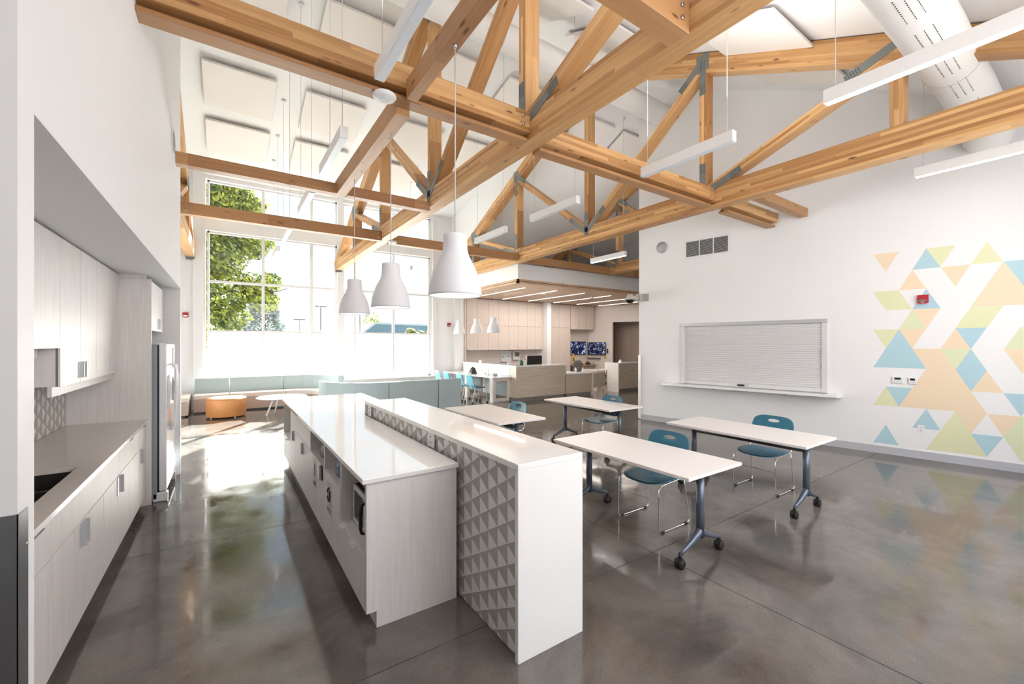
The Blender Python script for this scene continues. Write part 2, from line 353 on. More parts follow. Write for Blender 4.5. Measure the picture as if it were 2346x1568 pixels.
# ================================================================== STRUCTURE
fl = struct('floor', B(-3.1, 15.4, -1.1, 14.2, -0.2, -0.012), 'grout')
xs = [-3.1, -1.9, 2.9, 7.7, 15.4]; ys = [-1.1, 2.2, 4.5, 6.8, 9.1, 11.4, 14.2]
for i in range(len(xs)-1):
    for j in range(len(ys)-1):
        part('concrete_slab', B(xs[i]+.003, xs[i+1]-.003, ys[j]+.003, ys[j+1]-.003, -0.012, 0.0), 'floor', fl)

def slope(x0, x1, y0, y1, z0, z1, t=0.2):
    return MB().hexa([(x0,y0,z0),(x1,y0,z0),(x1,y1,z1),(x0,y1,z1)], [(x0,y0,z0+t),(x1,y0,z0+t),(x1,y1,z1+t),(x0,y1,z1+t)])
struct('ceiling', slope(-3.2, 12.9, -1.3, RY, roof_s(-1.3), RZ), 'ceil')
struct('ceiling_dormer', slope(-3.2, 6.66, RY, 13.85, RZ, roof_d(13.85)), 'ceil')
struct('ceiling_north', slope(6.62, 12.9, RY, 14.3, RZ, roof_n(14.3)), 'ceil')
struct('ceiling_reception', B(6.66, 15.3, 9.5, 14.0, 3.50, 3.93), 'wall')
struct('wall_cheek', MB().hexa([(6.62,RY,RZ),(6.62,13.8,roof_n(13.8)),(6.62,13.8,roof_d(13.8))], [(6.68,RY,RZ),(6.68,13.8,roof_n(13.8)),(6.68,13.8,roof_d(13.8))]), 'wall')

# left wall over the kitchen recess
YP = 1.808
def rz(y): return roof_s(y) if y <= RY else roof_d(y)
w = MB()
w.hexa([(-.62,YP,2.44),(-.5,YP,2.44),(-.5,YP,rz(YP)),(-.62,YP,rz(YP))], [(-.62,RY,2.44),(-.5,RY,2.44),(-.5,RY,rz(RY)),(-.62,RY,rz(RY))])
w.hexa([(-.62,RY,2.44),(-.5,RY,2.44),(-.5,RY,rz(RY)),(-.62,RY,rz(RY))], [(-.62,7.0,2.44),(-.5,7.0,2.44),(-.5,7.0,rz(7)),(-.62,7.0,rz(7))])
w.box(-1.42, -.5, 7.0, 7.1, 0, 2.44); w.box(-1.42, -1.33, 1.936, 7.0, 0, 2.44); w.box(-1.42, -.62, 1.936, 7.0, 2.44, 2.52)
wl = struct('wall_left', w, 'wall')
struct('wall_pier', MB().box(-.62, -.5, YP, 1.935, 0, 2.4399).box(-3.1, -.621, YP, 1.935, 0, 5.45), 'wall')
struct('wall_west', B(-3.2, -3.1, -1.1, 1.92, 0, 6.0), 'wall')
struct('wall_north_west', B(-2.3, -2.2, 7.0, 13.8, 0, 7.6), 'wall')
struct('wall_passage', B(-2.3, -.62, 7.0, 7.1, 2.52, 7.6), 'wall')
# window wall
w = MB()
w.box(-2.3, -.45, YW, 13.8, 0, 6.4); w.box(5.84, 7.04, YW, 13.8, 0, 6.4)
w.box(-.45, 5.84, YW, 13.8, 0, .60); w.box(-.45, 5.84, YW, 13.8, 4.70, 5.22); w.box(-.45, 5.84, YW, 13.8, 6.05, 6.4)
w.box(2.79, 2.95, YW-.10, 13.8, .60, 6.3)
w.box(7.0, 7.14, YW, 14.0, 0, 6.4); w.box(7.1, 15.3, 13.97, 14.1, 0, 6.4)
struct('wall_back', w, 'wall')
struct('trim_1', B(-.62, 5.96, YW-.14, YW, .56, .60), 'white', bevel=.004)
struct('trim_2', B(5.90, 6.05, YW-.08, YW, .6, 6.2), 'white', bevel=.004)
struct('trim_3', B(-.72, -.50, YW-.08, YW, 0.82, 6.2), 'white', bevel=.004)
struct('trim_4', B(6.70, 7.04, YW-.16, YW, 0, 3.5), 'wall', bevel=.004)
# right wall
wr = MB(); a, b2 = W0, W0+WD*7.3
za, zb = roof_s(a.y)+.08, roof_s(b2.y)+.08
wr.hexa([wp(0,0,0),wp(7.3,0,0),wp(7.3,zb,0),wp(0,za,0)], [wp(0,0,-.2),wp(7.3,0,-.2),wp(7.3,zb,-.2),wp(0,za,-.2)])
wright = struct('wall_right', wr, 'wall')
struct('baseboard_right', wbox(0, 7.2, 0, .012, 0, .115), 'base')
# front wall behind the camera: unseen, with unglazed openings added for sky fill light
w = MB(); w.box(-3.2, 9.2, -1.15, YS, 2.6, 4.4); w.box(-3.2, 9.2, -1.15, YS, 0, .8)
for x0, x1 in ((-3.2, 2.0), (4.2, 5.2), (7.6, 9.2)): w.box(x0, x1, -1.15, YS, .8, 2.6)
struct('wall_front', w, 'wall')
struct('wall_gable', B(12.8, 12.95, 5.9, 14.2, 3.6, 7.9), 'wall')
struct('wall_east', B(15.2, 15.35, 6.0, 14.1, 0, 4.0), 'brownwall')
struct('wall_service', B(7.95, 15.3, 5.9, 6.0, 0, 7.8), 'wall')
struct('wall_over_reception', B(12.8, 15.4, 5.9, 9.5, 3.9, 4.0), 'wall')

# windows
def window(name, x0, x1, zs, xm, z0, z1, frost_below=None):
    r = struct_root(name, ((x0+x1)/2, YW+.06, z0))
    y0, y1 = YW+.01, YW+.10
    fr = MB(); fr.box(x0, x1, y0, y1, z0, z0+.05); fr.box(x0, x1, y0, y1, z1-.05, z1); fr.box(x0, x0+.05, y0, y1, z0, z1); fr.box(x1-.05, x1, y0, y1, z0, z1)
    part('frame', fr, 'white', r)
    for x in xm: part('mullion', B(x-.035, x+.035, y0-.01, y1, z0+.05, z1-.05), 'white', r)
    xe = [x0+.05]+[q for x in xm for q in (x-.035, x+.035)]+[x1-.05]
    for k in range(0, len(xe), 2):
        for z in zs: part('transom', B(xe[k], xe[k+1], y0, y1, z-.03, z+.03), 'white', r)
        ze = [z0+.05]+[q for z in zs for q in (z-.03, z+.03)]+[z1-.05]
        for j in range(0, len(ze), 2):
            fz = frost_below and ze[j] < frost_below-.1
            part('frosted_pane' if fz else 'pane', B(xe[k], xe[k+1], YW+.05, YW+.058, ze[j], ze[j+1]), 'frost' if fz else 'glass', r)
window('window_1', -.42, 2.79, (2.03, 3.36), (.85, 2.085), .60, 4.68, 2.0)
window('window_2', 2.95, 5.82, (2.03, 3.36), (3.32, 4.55), .60, 4.68, 2.0)
window('window_3', -.42, 2.79, (), (.85, 2.085), 5.24, 6.02)
window('window_4', 2.95, 5.82, (), (3.32, 4.55), 5.24, 6.02)

# painted mural, one thin coat of paint per shape, on the right wall
mur = thing('wall_mural', 'pastel triangle mural painted in blue, orange and green on the right wall', 'mural', wp(4.8, .155, .001))
def tri(*ik): return ik
mural = [('orange', (0,10),(2,10),(1,9)), ('blue', (4,10),(3,9),(5,9)), ('green', (4,10),(6,10),(5,9)), ('orange', (5,9),(7,9),(6,8)), ('green', (8,10),(7,9),(9,9)),
 ('blue', (9,9),(12,9),(10.5,7.5)), ('orange', (3,9),(2,8),(4,8)), ('green', (0,8),(2,8),(3,7),(1,7)), ('blue', (4,8),(3,7),(5,7)), ('orange', (3,7),(5,7),(4,6)), ('mint', (3,7),(2,6),(4,6)),
 ('orange', (2,6),(4,6),(3,5)), ('green', (0,6),(2,6),(1,5)), ('blue', (2,6),(0,4),(4,4)), ('orange', (9,9),(7,7),(11,7)), ('green', (7,7),(9,7),(8,6),(6,6)), ('blue', (6,6),(8,6),(7,5)),
 ('orange', (6,6),(5,5),(7,5)), ('orange', (3,5),(5,5),(8,2),(7,1),(6,2),(2,2),(4,4)), ('mint', (5,5),(7,5),(6,4)), ('blue', (7,5),(8,4),(7,3),(6,4)), ('orange', (8,4),(9,3),(7,3)),
 ('blue', (9,3),(11,3),(10,2)), ('green', (1,3),(0,2),(2,2)), ('blue', (1,3),(3,3),(2,2)), ('blue', (4,2),(3,1),(5,1)), ('blue', (1,1),(0,0),(2,0)), ('green', (6,2),(4,0),(8,0)),
 ('blue', (7,1),(9,1),(8,0)), ('orange', (8,2),(10,2),(9,1)), ('mint', (10,2),(9,1),(10,0),(12,0),(12,2)), ('mint', (9,5),(10,6),(12,6),(12,5)), ('orange', (9,5),(12,5),(11,3.7),(10,4)), ('green', (11,7),(12,7),(12,6),(10,6))]
for n_, *ik in mural[:-1]:
    c = [(4.05+.1487*i, .155+.2965*k) for i, k in ik]
    if sum(c[i][0]*c[(i+1)%len(c)][1]-c[(i+1)%len(c)][0]*c[i][1] for i in range(len(c))) < 0: c = c[::-1]
    part('painted_shape', MB().hexa([wp(s, z, 0) for s, z in c], [wp(s, z, .0015) for s, z in c]), 'p_'+n_, mur)

# ================================================================== TIMBER TRUSSES
CZ0, CZ1 = 3.93, 4.22
NODES = [1.5, 3.8, 6.4, 9.0, 11.3]
def plate(parent, x, c, dirs, face=-1, chord=None):
    """gusset: arms of thin steel laid on the web members, pins joined as one sub-part"""
    mb = MB(); pins = MB(); t = .006
    for (dy, dz, ln, wd) in dirs:
        d = Vector((0, dy, dz)).normalized(); p0 = Vector((x+face*t/2, c[0], c[1])); p1 = p0+d*ln
        mb.bar(p0, p1, t, wd or .105, up=(0, -d.z, d.y))
        nrm = Vector((0, -d.z, d.y))
        nr = 6
        for i in range(nr):
            for j in (-1.5, -.5, .5, 1.5):
                q = p0+d*(ln-.02-i*.027)+nrm*j*.023+Vector((face*t/2, 0, 0))
                pins.disc(q, (face, 0, 0), .0065, .002, 5)
    g = part('gusset_plate', mb, 'steel', parent, label='grey punched steel plate')
    part('pins', pins, 'darkhole', g, kind='stuff')
def truss(x0, label, y0=-.85, y1=13.6, full=True, face=-1, nodes=NODES, low=0.0):
    CZ0 = 3.93-low; NODES = nodes
    xc = x0+.1; t = thing('roof_truss', label, 'truss', (xc, RY, CZ0), 'glulam roof trusses')
    xf = x0 if face < 0 else x0+.2
    zc = (CZ0+CZ1)/2
    member('bottom_chord', (xc, y0, zc), (xc, y1, zc), .2, CZ1-CZ0, 'glulam', t)
    def top(y): return (roof_s(y) if y < RY else roof_n(y))-.02
    cd = .32                                           # vertical depth of the rafter
    for ya, yb in ((y0, RY), (y1, RY)):
        member('top_chord', (xc, ya, top(ya)-cd/2), (xc, yb, top(yb)-cd/2), .2, .29, 'glulam', t)
    for y in NODES:
        member('web_post', (xc, y, CZ1), (xc, y, top(y)-cd+.02), .198, .12, 'glulam', t)
    dg = [((NODES[2], 0), (NODES[1], 1)), ((NODES[1], 0), (NODES[0], 1)), ((NODES[2], 0), (NODES[3], 1)), ((NODES[3], 0), (NODES[4], 1))]
    for (ya, _), (yb, _) in dg:
        zb = top(yb)-cd*.75; s = 1 if yb > ya else -1
        a = Vector((xc, ya+s*.10, CZ1-.02)); b = Vector((xc, yb-s*.06, zb-.02))
        member('web_diagonal', a, b, .196, .115, 'glulam', t)
        d = (b-a).normalized()
        if full:
            plate(t, xf, (ya+s*.03, CZ1-.10), [(d.y, d.z, .62, 0)], face)
            plate(t, xf, (yb, top(yb)-cd*.4), [(-d.y, -d.z, .52, 0)], face)
    if full:
        for y in NODES[1:]:
            plate(t, xf, (y, CZ1-.12 if y == NODES[2] else CZ1-.02), [(0, 1, .42, 0)], face)
            plate(t, xf, (y, top(y)-.06), [(0, -1, .62, 0)], face)
            if y != NODES[2]: plate(t, xf-.001 if face < 0 else xf+.001, (y, top(y)-.03), [(0, -1, .27, .21)], face)
        plate(t, xf, (NODES[2], CZ1-.02), [(0, -1, .17, 0)], face)
    return t
truss(-.87, 'glulam roof truss at the left end, passing behind the kitchen wall', face=1)
truss(2.72, 'nearest glulam roof truss, its long bottom chord crossing the picture centre')
truss(6.36, 'second glulam roof truss, running towards the triangle mural wall', nodes=[1.5, 3.87, 6.52, 9.15, 11.5], low=.05)
truss(10.1, 'furthest glulam roof truss, above the reception ceiling')
part('shoe', B(2.735, 2.905, 13.45, 13.6, 3.88, 4.12), 'steel', bpy.data.objects['roof_truss.001'], label='grey steel bearing shoe')
solo('bearing_bracket', B(-.86, -.68, 13.46, 13.6, 3.88, 3.93), 'steel', 'grey steel bracket under the left truss end by the windows', 'bracket')

GB = 'timber cross beams between the trusses'
def bolts(parent, x, y, z, n=(0,-1,0)):
    for dz in (.045, -.045): part('bolt', MB().disc((x, y, z+dz), n, .017, .012, 8), 'bolt', parent)
def dbl(x0, x1, y, label, bl=None, dz=0.0):
    t = thing('cross_beam', label, 'beam', ((x0+x1)/2, y, 3.9), GB)
    member('upper_beam', (x0, y, 4.11+dz), (x1, y, 4.11+dz), .16, .22+min(0, dz*.4), 'glulam', t, side=(0,1,0))
    member('lower_plank', (x0, y+.045, 3.945+dz*.8), (x1, y+.045, 3.945+dz*.8), .15, .035, 'fir', t, side=(0,1,0))
    member('web_strip', (x0, y+.06, 3.98+dz*.9), (x1, y+.06, 3.98+dz*.9), .06, .05, 'fir', t, side=(0,1,0))
    for bx in bl or (): bolts(t, bx, y-.08, 4.11+dz)
    return t
def single(x0, x1, y, label, z=4.06, h=.22, w=.14, bl=None):
    t = thing('cross_beam', label, 'beam', ((x0+x1)/2, y, z-h/2), GB)
    member('timber', (x0, y, z), (x1, y, z), w, h, 'fir', t, side=(0,1,0))
    for bx in bl or (): bolts(t, bx, y-w/2, z)
    return t
dbl(-.5, 2.72, 3.72, 'double timber cross beam from the kitchen wall to the nearest truss', [2.62])
dbl(2.92, 6.36, 3.76, 'double timber cross beam between the nearest and the second truss', [3.02, 6.27], -.04)
dbl(6.56, 8.16, 3.60, 'short double timber beam ending at the white wall above the vent', None, -.15)
single(6.56, 8.24, 3.16, 'short single timber beam ending at the white wall, right of the double stub', z=3.965, h=.14)
single(-2.2, 2.72, 1.84, 'near timber cross beam crossing overhead into the nearest truss', bl=[2.63], z=4.04, h=.24, w=.17)
single(-.5, 1.31, 6.42, 'reddish timber cross beam left of the pendant beam, above the left windows', z=3.93, h=.145)
single(1.44, 2.72, 6.42, 'short reddish timber beam between the pendant beam and nearest truss', z=3.93, h=.145, bl=[2.64])
single(-.66, 2.72, 8.95, 'long timber cross beam in front of the left windows', z=3.99, h=.20, bl=[-.56, 2.64])
single(2.92, 6.36, 9.1, 'timber cross beam behind the large pendant lamp', z=3.99, h=.20, bl=[6.28])
single(6.56, 10.1, 9.35, 'timber cross beam lying over the white reception bulkhead', z=4.03, h=.20)
single(10.3, 12.8, 9.35, 'last timber cross beam beside the corner of the white wall', z=4.06, h=.24)
def pbeam(x, y0, y1, w, z0, z1, label):
    t = thing('pendant_beam', label, 'beam', (x, (y0+y1)/2, z0), 'lengthwise beams carrying the pendant lamps')
    member('timber', (x, y0, (z0+z1)/2), (x, y1, (z0+z1)/2), w, z1-z0, 'fir', t)
pbeam(1.381, 1.94, 3.64, .10, 3.905, 4.085, 'near lengthwise timber beam carrying the large pendant lamp')
pbeam(1.372, 3.84, 6.50, .135, 3.865, 4.07, 'pale lengthwise timber beam carrying the two farther pendant lamps')

# ------------------------------------------------------------------ ceiling things
def apanel(x0, x1, y0, y1, rf, label):
    g = .055; t = .045
    za, zb = rf(y0)-g, rf(y1)-g
    p = solo('acoustic_panel', MB().hexa([(x0,y0,za-t),(x1,y0,za-t),(x1,y1,zb-t),(x0,y1,zb-t)], [(x0,y0,za),(x1,y0,za),(x1,y1,zb),(x0,y1,zb)]), 'panel', label, 'ceiling panel', 'pale acoustic panels under the ceiling', .004)
    st = MB()
    for x in (x0+.2, x1-.2):
        for y, z in ((y0+.2, rf(y0+.2)), (y1-.2, rf(y1-.2))): st.box(x-.02, x+.02, y-.02, y+.02, z-g-.002, z+.01)
    part('standoff', st, 'white', p)
cols = [(-.38, .83, 'first from the kitchen wall'), (1.36, 2.56, 'second from the kitchen wall'), (3.24, 4.44, 'third from the kitchen wall'), (4.95, 6.15, 'fourth from the kitchen wall')]
for x0, x1, w_ in cols:
    apanel(x0, x1, 9.5, 10.7, roof_d, 'pale acoustic panel on the window-side ceiling, upper row, '+w_)
    apanel(x0, x1, 11.17, 12.37, roof_d, 'pale acoustic panel just above the windows, lower row, '+w_)
    apanel(x0, x1, 7.35, 8.55, roof_d, 'pale acoustic panel nearest the ridge on the window side, '+w_)
    if x0 > 3: apanel(x0, x1, 4.4, 5.6, roof_s, 'pale acoustic panel below the ridge on the near slope, '+w_)
apanel(5.29, 6.41, 2.33, 3.5, roof_s, 'pale acoustic panel above the nearest lit ceiling lamp')
apanel(6.95, 7.72, 2.33, 3.5, roof_s, 'pale acoustic panel against the mural wall ceiling')
apanel(6.92, 8.08, 7.25, 8.45, roof_n, 'pale acoustic panel seen through the second truss, left one')
apanel(8.4, 9.6, 7.25, 8.45, roof_n, 'pale acoustic panel seen through the second truss, right one')

def fabduct(name, y, z, r, x0, x1, label):
    t = thing(name, label, 'duct', ((x0+x1)/2, y, z))
    m = MB(); n = 40; L = 24
    pts = [(x0+(x1-x0)*i/L, y, z) for i in range(L+1)]
    m.tube(pts, [r*(1+.012*math.sin(i*1.9)) for i in range(L+1)], n); part('sleeve', m, 'fabric', t)
    return t
d1 = fabduct('fabric_duct', 5.63, 6.62, .21, -.5, 7.85, 'white round fabric duct running under the roof ridge')
for x in (1.2, 3.6, 6.0): part('strap', MB().tube([(x, 5.63+.213*math.cos(a*PI/12), 6.62+.213*math.sin(a*PI/12)) for a in range(24)], .006, 6, True), 'wire', d1)
d2 = fabduct('fabric_duct', 1.10, 4.80, .235, 2.5, 8.3, 'white perforated fabric duct near the mural wall')
for x in (6.6, 8.1): part('strap', MB().tube([(x, 1.10+.238*math.cos(a*PI/12), 4.80+.238*math.sin(a*PI/12)) for a in range(24)], .006, 6, True), 'wire', d2)
m = MB().tube([(8.25, 1.10, 4.80), (8.38, 1.10, 4.76), (8.42, 1.08, 4.62), (8.42, 1.05, 4.45), (8.42, 1.05, 4.33), (8.42, 1.05, 4.26)], [.235, .235, .235, .235, .17, .03], 32)
part('elbow', m, 'fabric', d2)
m = MB()
for a in (-118, -103, -88):
    for i in range(150):
        x = 2.6+i*.037
        if (i//6) % 3 == 2: continue
        ca, sa = math.cos(R(a)), math.sin(R(a)); c = Vector((x, 1.10+.2365*ca, 4.80+.2365*sa))
        m.bar(c-Vector((.007,0,0)), c+Vector((.007,0,0)), .007, .003, up=(0, ca, sa))
part('air_slots', m, 'darkhole', d2, kind='stuff')

def access_point(x, y, z, label):
    t = thing('access_point', label, 'access point', (x, y, z), 'round white access points under the beams')
    part('housing', MB().lathe([(0,-.045),(.05,-.043),(.09,-.032),(.105,-.012),(.10,0),(0,0)], (x,y,z), 32), 'white', t)
    part('light_ring', MB().tube([(x+.035*math.cos(a*PI/12), y+.035*math.sin(a*PI/12), z-.0445) for a in range(24)], .003, 6, True), 'led_off', t, label='pale blue ring')
access_point(1.16, 3.72, 3.925, 'round white access point beneath the beam from the kitchen wall')
access_point(6.55, 3.86, 3.93, 'round white access point where the second truss nears the white wall')
access_point(2.98, 9.0, 3.93, 'round white access point beside the windows, above the middle pendant')

LG = 'slim linear lamps hung on wires'
def linear(x, y0, y1, label, lit=False, z=3.88, ins=.08):
    t = thing('linear_lamp', label, 'ceiling lamp', (x, (y0+y1)/2, z), LG)
    part('housing', B(x-.04, x+.04, y0, y1, z, z+.12), 'white', t, bevel=.002)
    part('diffuser', B(x-.034, x+.034, y0+.012, y1-.012, z-.002, z+.004), 'led' if lit else 'led_off', t, label='glowing diffuser' if lit else 'unlit diffuser')
    for y in (y0+.08, y1-ins):
        zc = (roof_s(y) if y < RY else (roof_d(y) if x < 6.6 else roof_n(y)))
        part('wire', MB().tube([(x, y, z+.118), (x, y, zc-.02)], .0035, 5), 'wire', t)
        part('canopy', MB().disc((x, y, zc-.03), (0,0,1), .045, .03, 16), 'white', t)
linear(1.04, 2.27, 3.47, 'unlit linear lamp overhead in front of the near double beam')
linear(1.02, 4.63, 5.83, 'unlit linear lamp hanging above the left windows, end face showing', ins=.47)
linear(1.02, 6.60, 7.80, 'unlit linear lamp just under the reddish cross beam on the left')
linear(1.0, 8.95, 10.15, 'unlit linear lamp against the lower window, left of two')
linear(1.0, 11.2, 12.4, 'farthest unlit linear lamp against the maple tree')
linear(4.49, -.2, 1.55, 'long lit linear lamp nearest the camera at upper right', True)
linear(4.49, 2.37, 3.57, 'unlit linear lamp in front of the double beam, right of centre')
linear(4.49, 4.78, 5.98, 'unlit linear lamp hanging behind the double beam, centre')
linear(4.49, 6.80, 8.00, 'unlit linear lamp hanging left of the second truss')
linear(4.49, 11.85, 13.05, 'unlit linear lamp in front of the right window')
linear(7.44, .2, 1.57, 'lit linear lamp close to the triangle mural', True)
linear(8.15, 6.98, 8.17, 'lit linear lamp left of the round speaker, by the wall corner', True)

PG = 'white bell pendant lamps over the island'
def pendant(x, y, zb, rad, ztop, label, group=PG, glow='bulb'):
    t = thing('pendant_lamp', label, 'pendant lamp', (x, y, zb), group); k = rad/.195
    prof = [(.085,.452),(.088,.44),(.090,.36),(.093,.33),(.104,.295),(.125,.255),(.150,.205),(.172,.145),(.187,.08),(.195,.02),(.195,0)]
    inn = [(.188,0),(.186,.02),(.178,.08),(.163,.145),(.141,.205),(.116,.255),(.090,.30),(.082,.44),(0,.442)]
    part('shade', MB().lathe([(0,.452*k)]+[(r*k,z*k) for r, z in prof]+[(r*k,z*k) for r, z in inn], (x,y,zb), 48), 'shade', t)
    part('bulb', MB().lathe([(0,.15*k),(.04*k,.16*k),(.055*k,.20*k),(.045*k,.25*k),(.025*k,.29*k),(.02*k,.44*k)], (x,y,zb), 20), glow, t)
    part('cord', MB().tube([(x,y,zb+.45*k),(x,y,ztop)], .0045, 6), 'wire', t)
    part('cord_grip', MB().lathe([(0,-.03),(.012,-.028),(.016,-.012),(.02,0),(0,0)], (x,y,ztop), 12), 'bolt', t)
pendant(1.385, 2.775, 2.065, .193, 3.91, 'largest white bell pendant lamp, nearest the camera above the island')
pendant(1.385, 4.23, 2.08, .193, 3.91, 'middle white bell pendant lamp over the island')
pendant(1.385, 5.70, 2.10, .193, 3.91, 'leftmost and smallest-looking bell pendant over the island')
for x, y, lab in ((6.6, 10.67, 'right-hand small white pendant over the reception laptop counter'), (6.6, 11.7, 'middle small white pendant over the reception laptop counter'), (6.6, 12.9, 'left small white pendant beside the window wall pier')):
    pendant(x, y, 2.03, .2, 3.38, lab, 'small pendants over the laptop counter', 'white')
# ================================================================== KITCHEN, LEFT SIDE
FX = -.705                                    # face of the base doors
HT = .022
def tab_handle(parent, x, y, z, out=1, h=.14, w=.045):
    p = MB(); p.box(min(x, x+out*.004), max(x, x+out*.004), y-w/2, y+w/2, z-h/2, z+h/2)
    p.box(min(x, x+out*.024), max(x, x+out*.024), y+w/2-.004, y+w/2, z-h/2, z+h/2)
    return part('handle', p, 'handle', parent)
def base_unit(y0, y1, doors, handles, label, drawer=True, hx=None):
    zb_ = .68 if 'sink' in label else .885
    t = thing('base_cabinet', label, 'cabinet', (FX-.3, (y0+y1)/2, 0), 'base cabinets along the left wall')
    part('body', B(-1.31, FX-HT, y0+.001, y1-.001, .10, zb_), 'lam', t)
    part('plinth', B(-1.31, FX-.06, y0, y1, 0, .10), 'stone', t)
    part('gap_shade', B(FX-HT+.0005, FX-.012, y0+.001, y1-.001, .10, .885), 'reveal', t)
    if drawer:
        d = part('drawer', B(FX-.0115, FX, y0+.0025, y1-.0025, .676, .882), 'lam', t, bevel=.001)
        if hx is not None: part('edge_pull', B(FX-.004, FX+.02, hx-.07, hx+.07, .868, .873), 'handle', d)
    ys_ = [y0]+list(doors)+[y1]
    for i in range(len(ys_)-1):
        dr = part('door', B(FX-.0115, FX, ys_[i]+.0025, ys_[i+1]-.0025, .105, .670 if drawer else .882), 'lam', t, bevel=.001)
        for hy in handles:
            if ys_[i] < hy < ys_[i+1]: tab_handle(dr, FX, hy, .595)
    return t
base_unit(1.95, 2.94, (), (), 'first base cabinet beside the steel corner guard, with a top drawer', hx=2.72)
base_unit(2.94, 4.48, (3.47, 4.0), (3.44, 3.51), 'wide sink base cabinet with three doors under a long drawer front')
base_unit(4.48, 5.45, (4.96,), (4.53,), 'two-door base cabinet right of the sink cabinet', hx=4.95)
base_unit(5.45, 5.84, (), (5.50,), 'narrow base cabinet against the tall panel by the fridge', hx=5.66)
part('handle', B(FX, FX+.006, 4.43, 4.47, .525, .665), 'handle', bpy.data.objects['base_cabinet.001'])
# worktop with sink cut-out
t = thing('kitchen_worktop', 'greige stone worktop over the left base cabinets', 'worktop', (-1.0, 3.9, .885))
sx0, sx1, sy0, sy1 = -1.20, -.80, 3.02, 3.86
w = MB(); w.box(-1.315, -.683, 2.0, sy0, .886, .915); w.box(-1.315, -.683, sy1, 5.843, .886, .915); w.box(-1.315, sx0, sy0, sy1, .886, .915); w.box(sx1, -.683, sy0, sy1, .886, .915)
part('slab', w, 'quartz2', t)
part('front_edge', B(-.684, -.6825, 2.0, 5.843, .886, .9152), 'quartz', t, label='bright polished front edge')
t = thing('sink', 'undermount double bowl steel sink in the left worktop', 'sink', (-1.0, 3.44, .70))
for ya, yb in ((sy0-.005, 3.42), (3.45, sy1+.005)):
    m = MB(); z0 = .70
    m.box(sx0-.02, sx1+.02, ya, yb, z0-.01, z0); m.box(sx0-.02, sx0-.008, ya, yb, z0, .885); m.box(sx1+.008, sx1+.02, ya, yb, z0, .885)
    m.box(sx0-.02, sx1+.02, ya-.01, ya, z0, .885); m.box(sx0-.02, sx1+.02, yb, yb+.01, z0, .885)
    bw = part('bowl', m, 'sink', t); part('drain', MB().disc((-1.0, (ya+yb)/2, z0), (0,0,1), .045, .004, 20), 'chrome', bw)
# backsplash tiles on the kitchen wall: triangles with a shared relief
def tri_tiles(parent, X, y0, y1, z0, z1, face, ystart, zstart, e=.121, dk='tile_dk', lt='tile_lt', skip=None, flip=1):
    c = e*.8660; n = 0; nc = int((y1-y0)/c)+3
    def clip(poly):
        for ax, lim, sg in ((0, y0, 1), (0, y1, -1), (1, z0, 1), (1, z1, -1)):
            out = []
            for i in range(len(poly)):
                a, b = poly[i], poly[(i+1) % len(poly)]; da, db = (a[ax]-lim)*sg, (b[ax]-lim)*sg
                if da >= 0: out.append(a)
                if (da > 0) != (db > 0) and abs(da-db) > 1e-9:
                    t_ = da/(da-db); out.append((a[0]+(b[0]-a[0])*t_, a[1]+(b[1]-a[1])*t_))
            poly = out
            if len(poly) < 3: return None
        return poly
    for i in range(-1, nc):
        ya = ystart+i*c; yb = ya+c
        for j in range(-2, int((z1-z0)/e)+3):
            za = zstart+(j+(i % 2)*.5)*e; zb = zstart+(j+((i+1) % 2)*.5)*e
            for kind in (0, 1):
                if kind == 0:                  # point at ya side
                    apex = (ya, za); k0 = zb if zb > za else zb
                    lo = za-e/2; P3 = [apex, (yb, lo), (yb, lo+e)]
                else:
                    lo = za; P3 = [(ya, lo), (yb, lo+e/2), (ya, lo+e)]
                cy = sum(p[0] for p in P3)/3; cz = sum(p[1] for p in P3)/3
                if skip and skip(cy, cz): continue
                q = clip(P3)
                if not q: continue
                ar = abs(sum(q[a][0]*q[(a+1)%len(q)][1]-q[(a+1)%len(q)][0]*q[a][1] for a in range(len(q))))/2
                if ar < 2e-4: continue
                q = [(cy+(a-cy)*.985, cz+(b-cz)*.985) if ar > .002 else (a, b) for a, b in q]
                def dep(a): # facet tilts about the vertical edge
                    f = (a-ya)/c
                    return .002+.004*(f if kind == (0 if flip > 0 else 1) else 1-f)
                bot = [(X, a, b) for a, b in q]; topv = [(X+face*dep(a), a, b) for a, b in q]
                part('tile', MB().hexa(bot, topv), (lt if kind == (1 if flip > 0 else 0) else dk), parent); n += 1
    return n
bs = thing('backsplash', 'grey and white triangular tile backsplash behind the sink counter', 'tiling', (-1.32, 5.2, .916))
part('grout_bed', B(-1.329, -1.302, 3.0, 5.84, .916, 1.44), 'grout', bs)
tri_tiles(bs, -1.302, 4.75, 5.84, .916, 1.40, 1, 4.78, .93, skip=None)
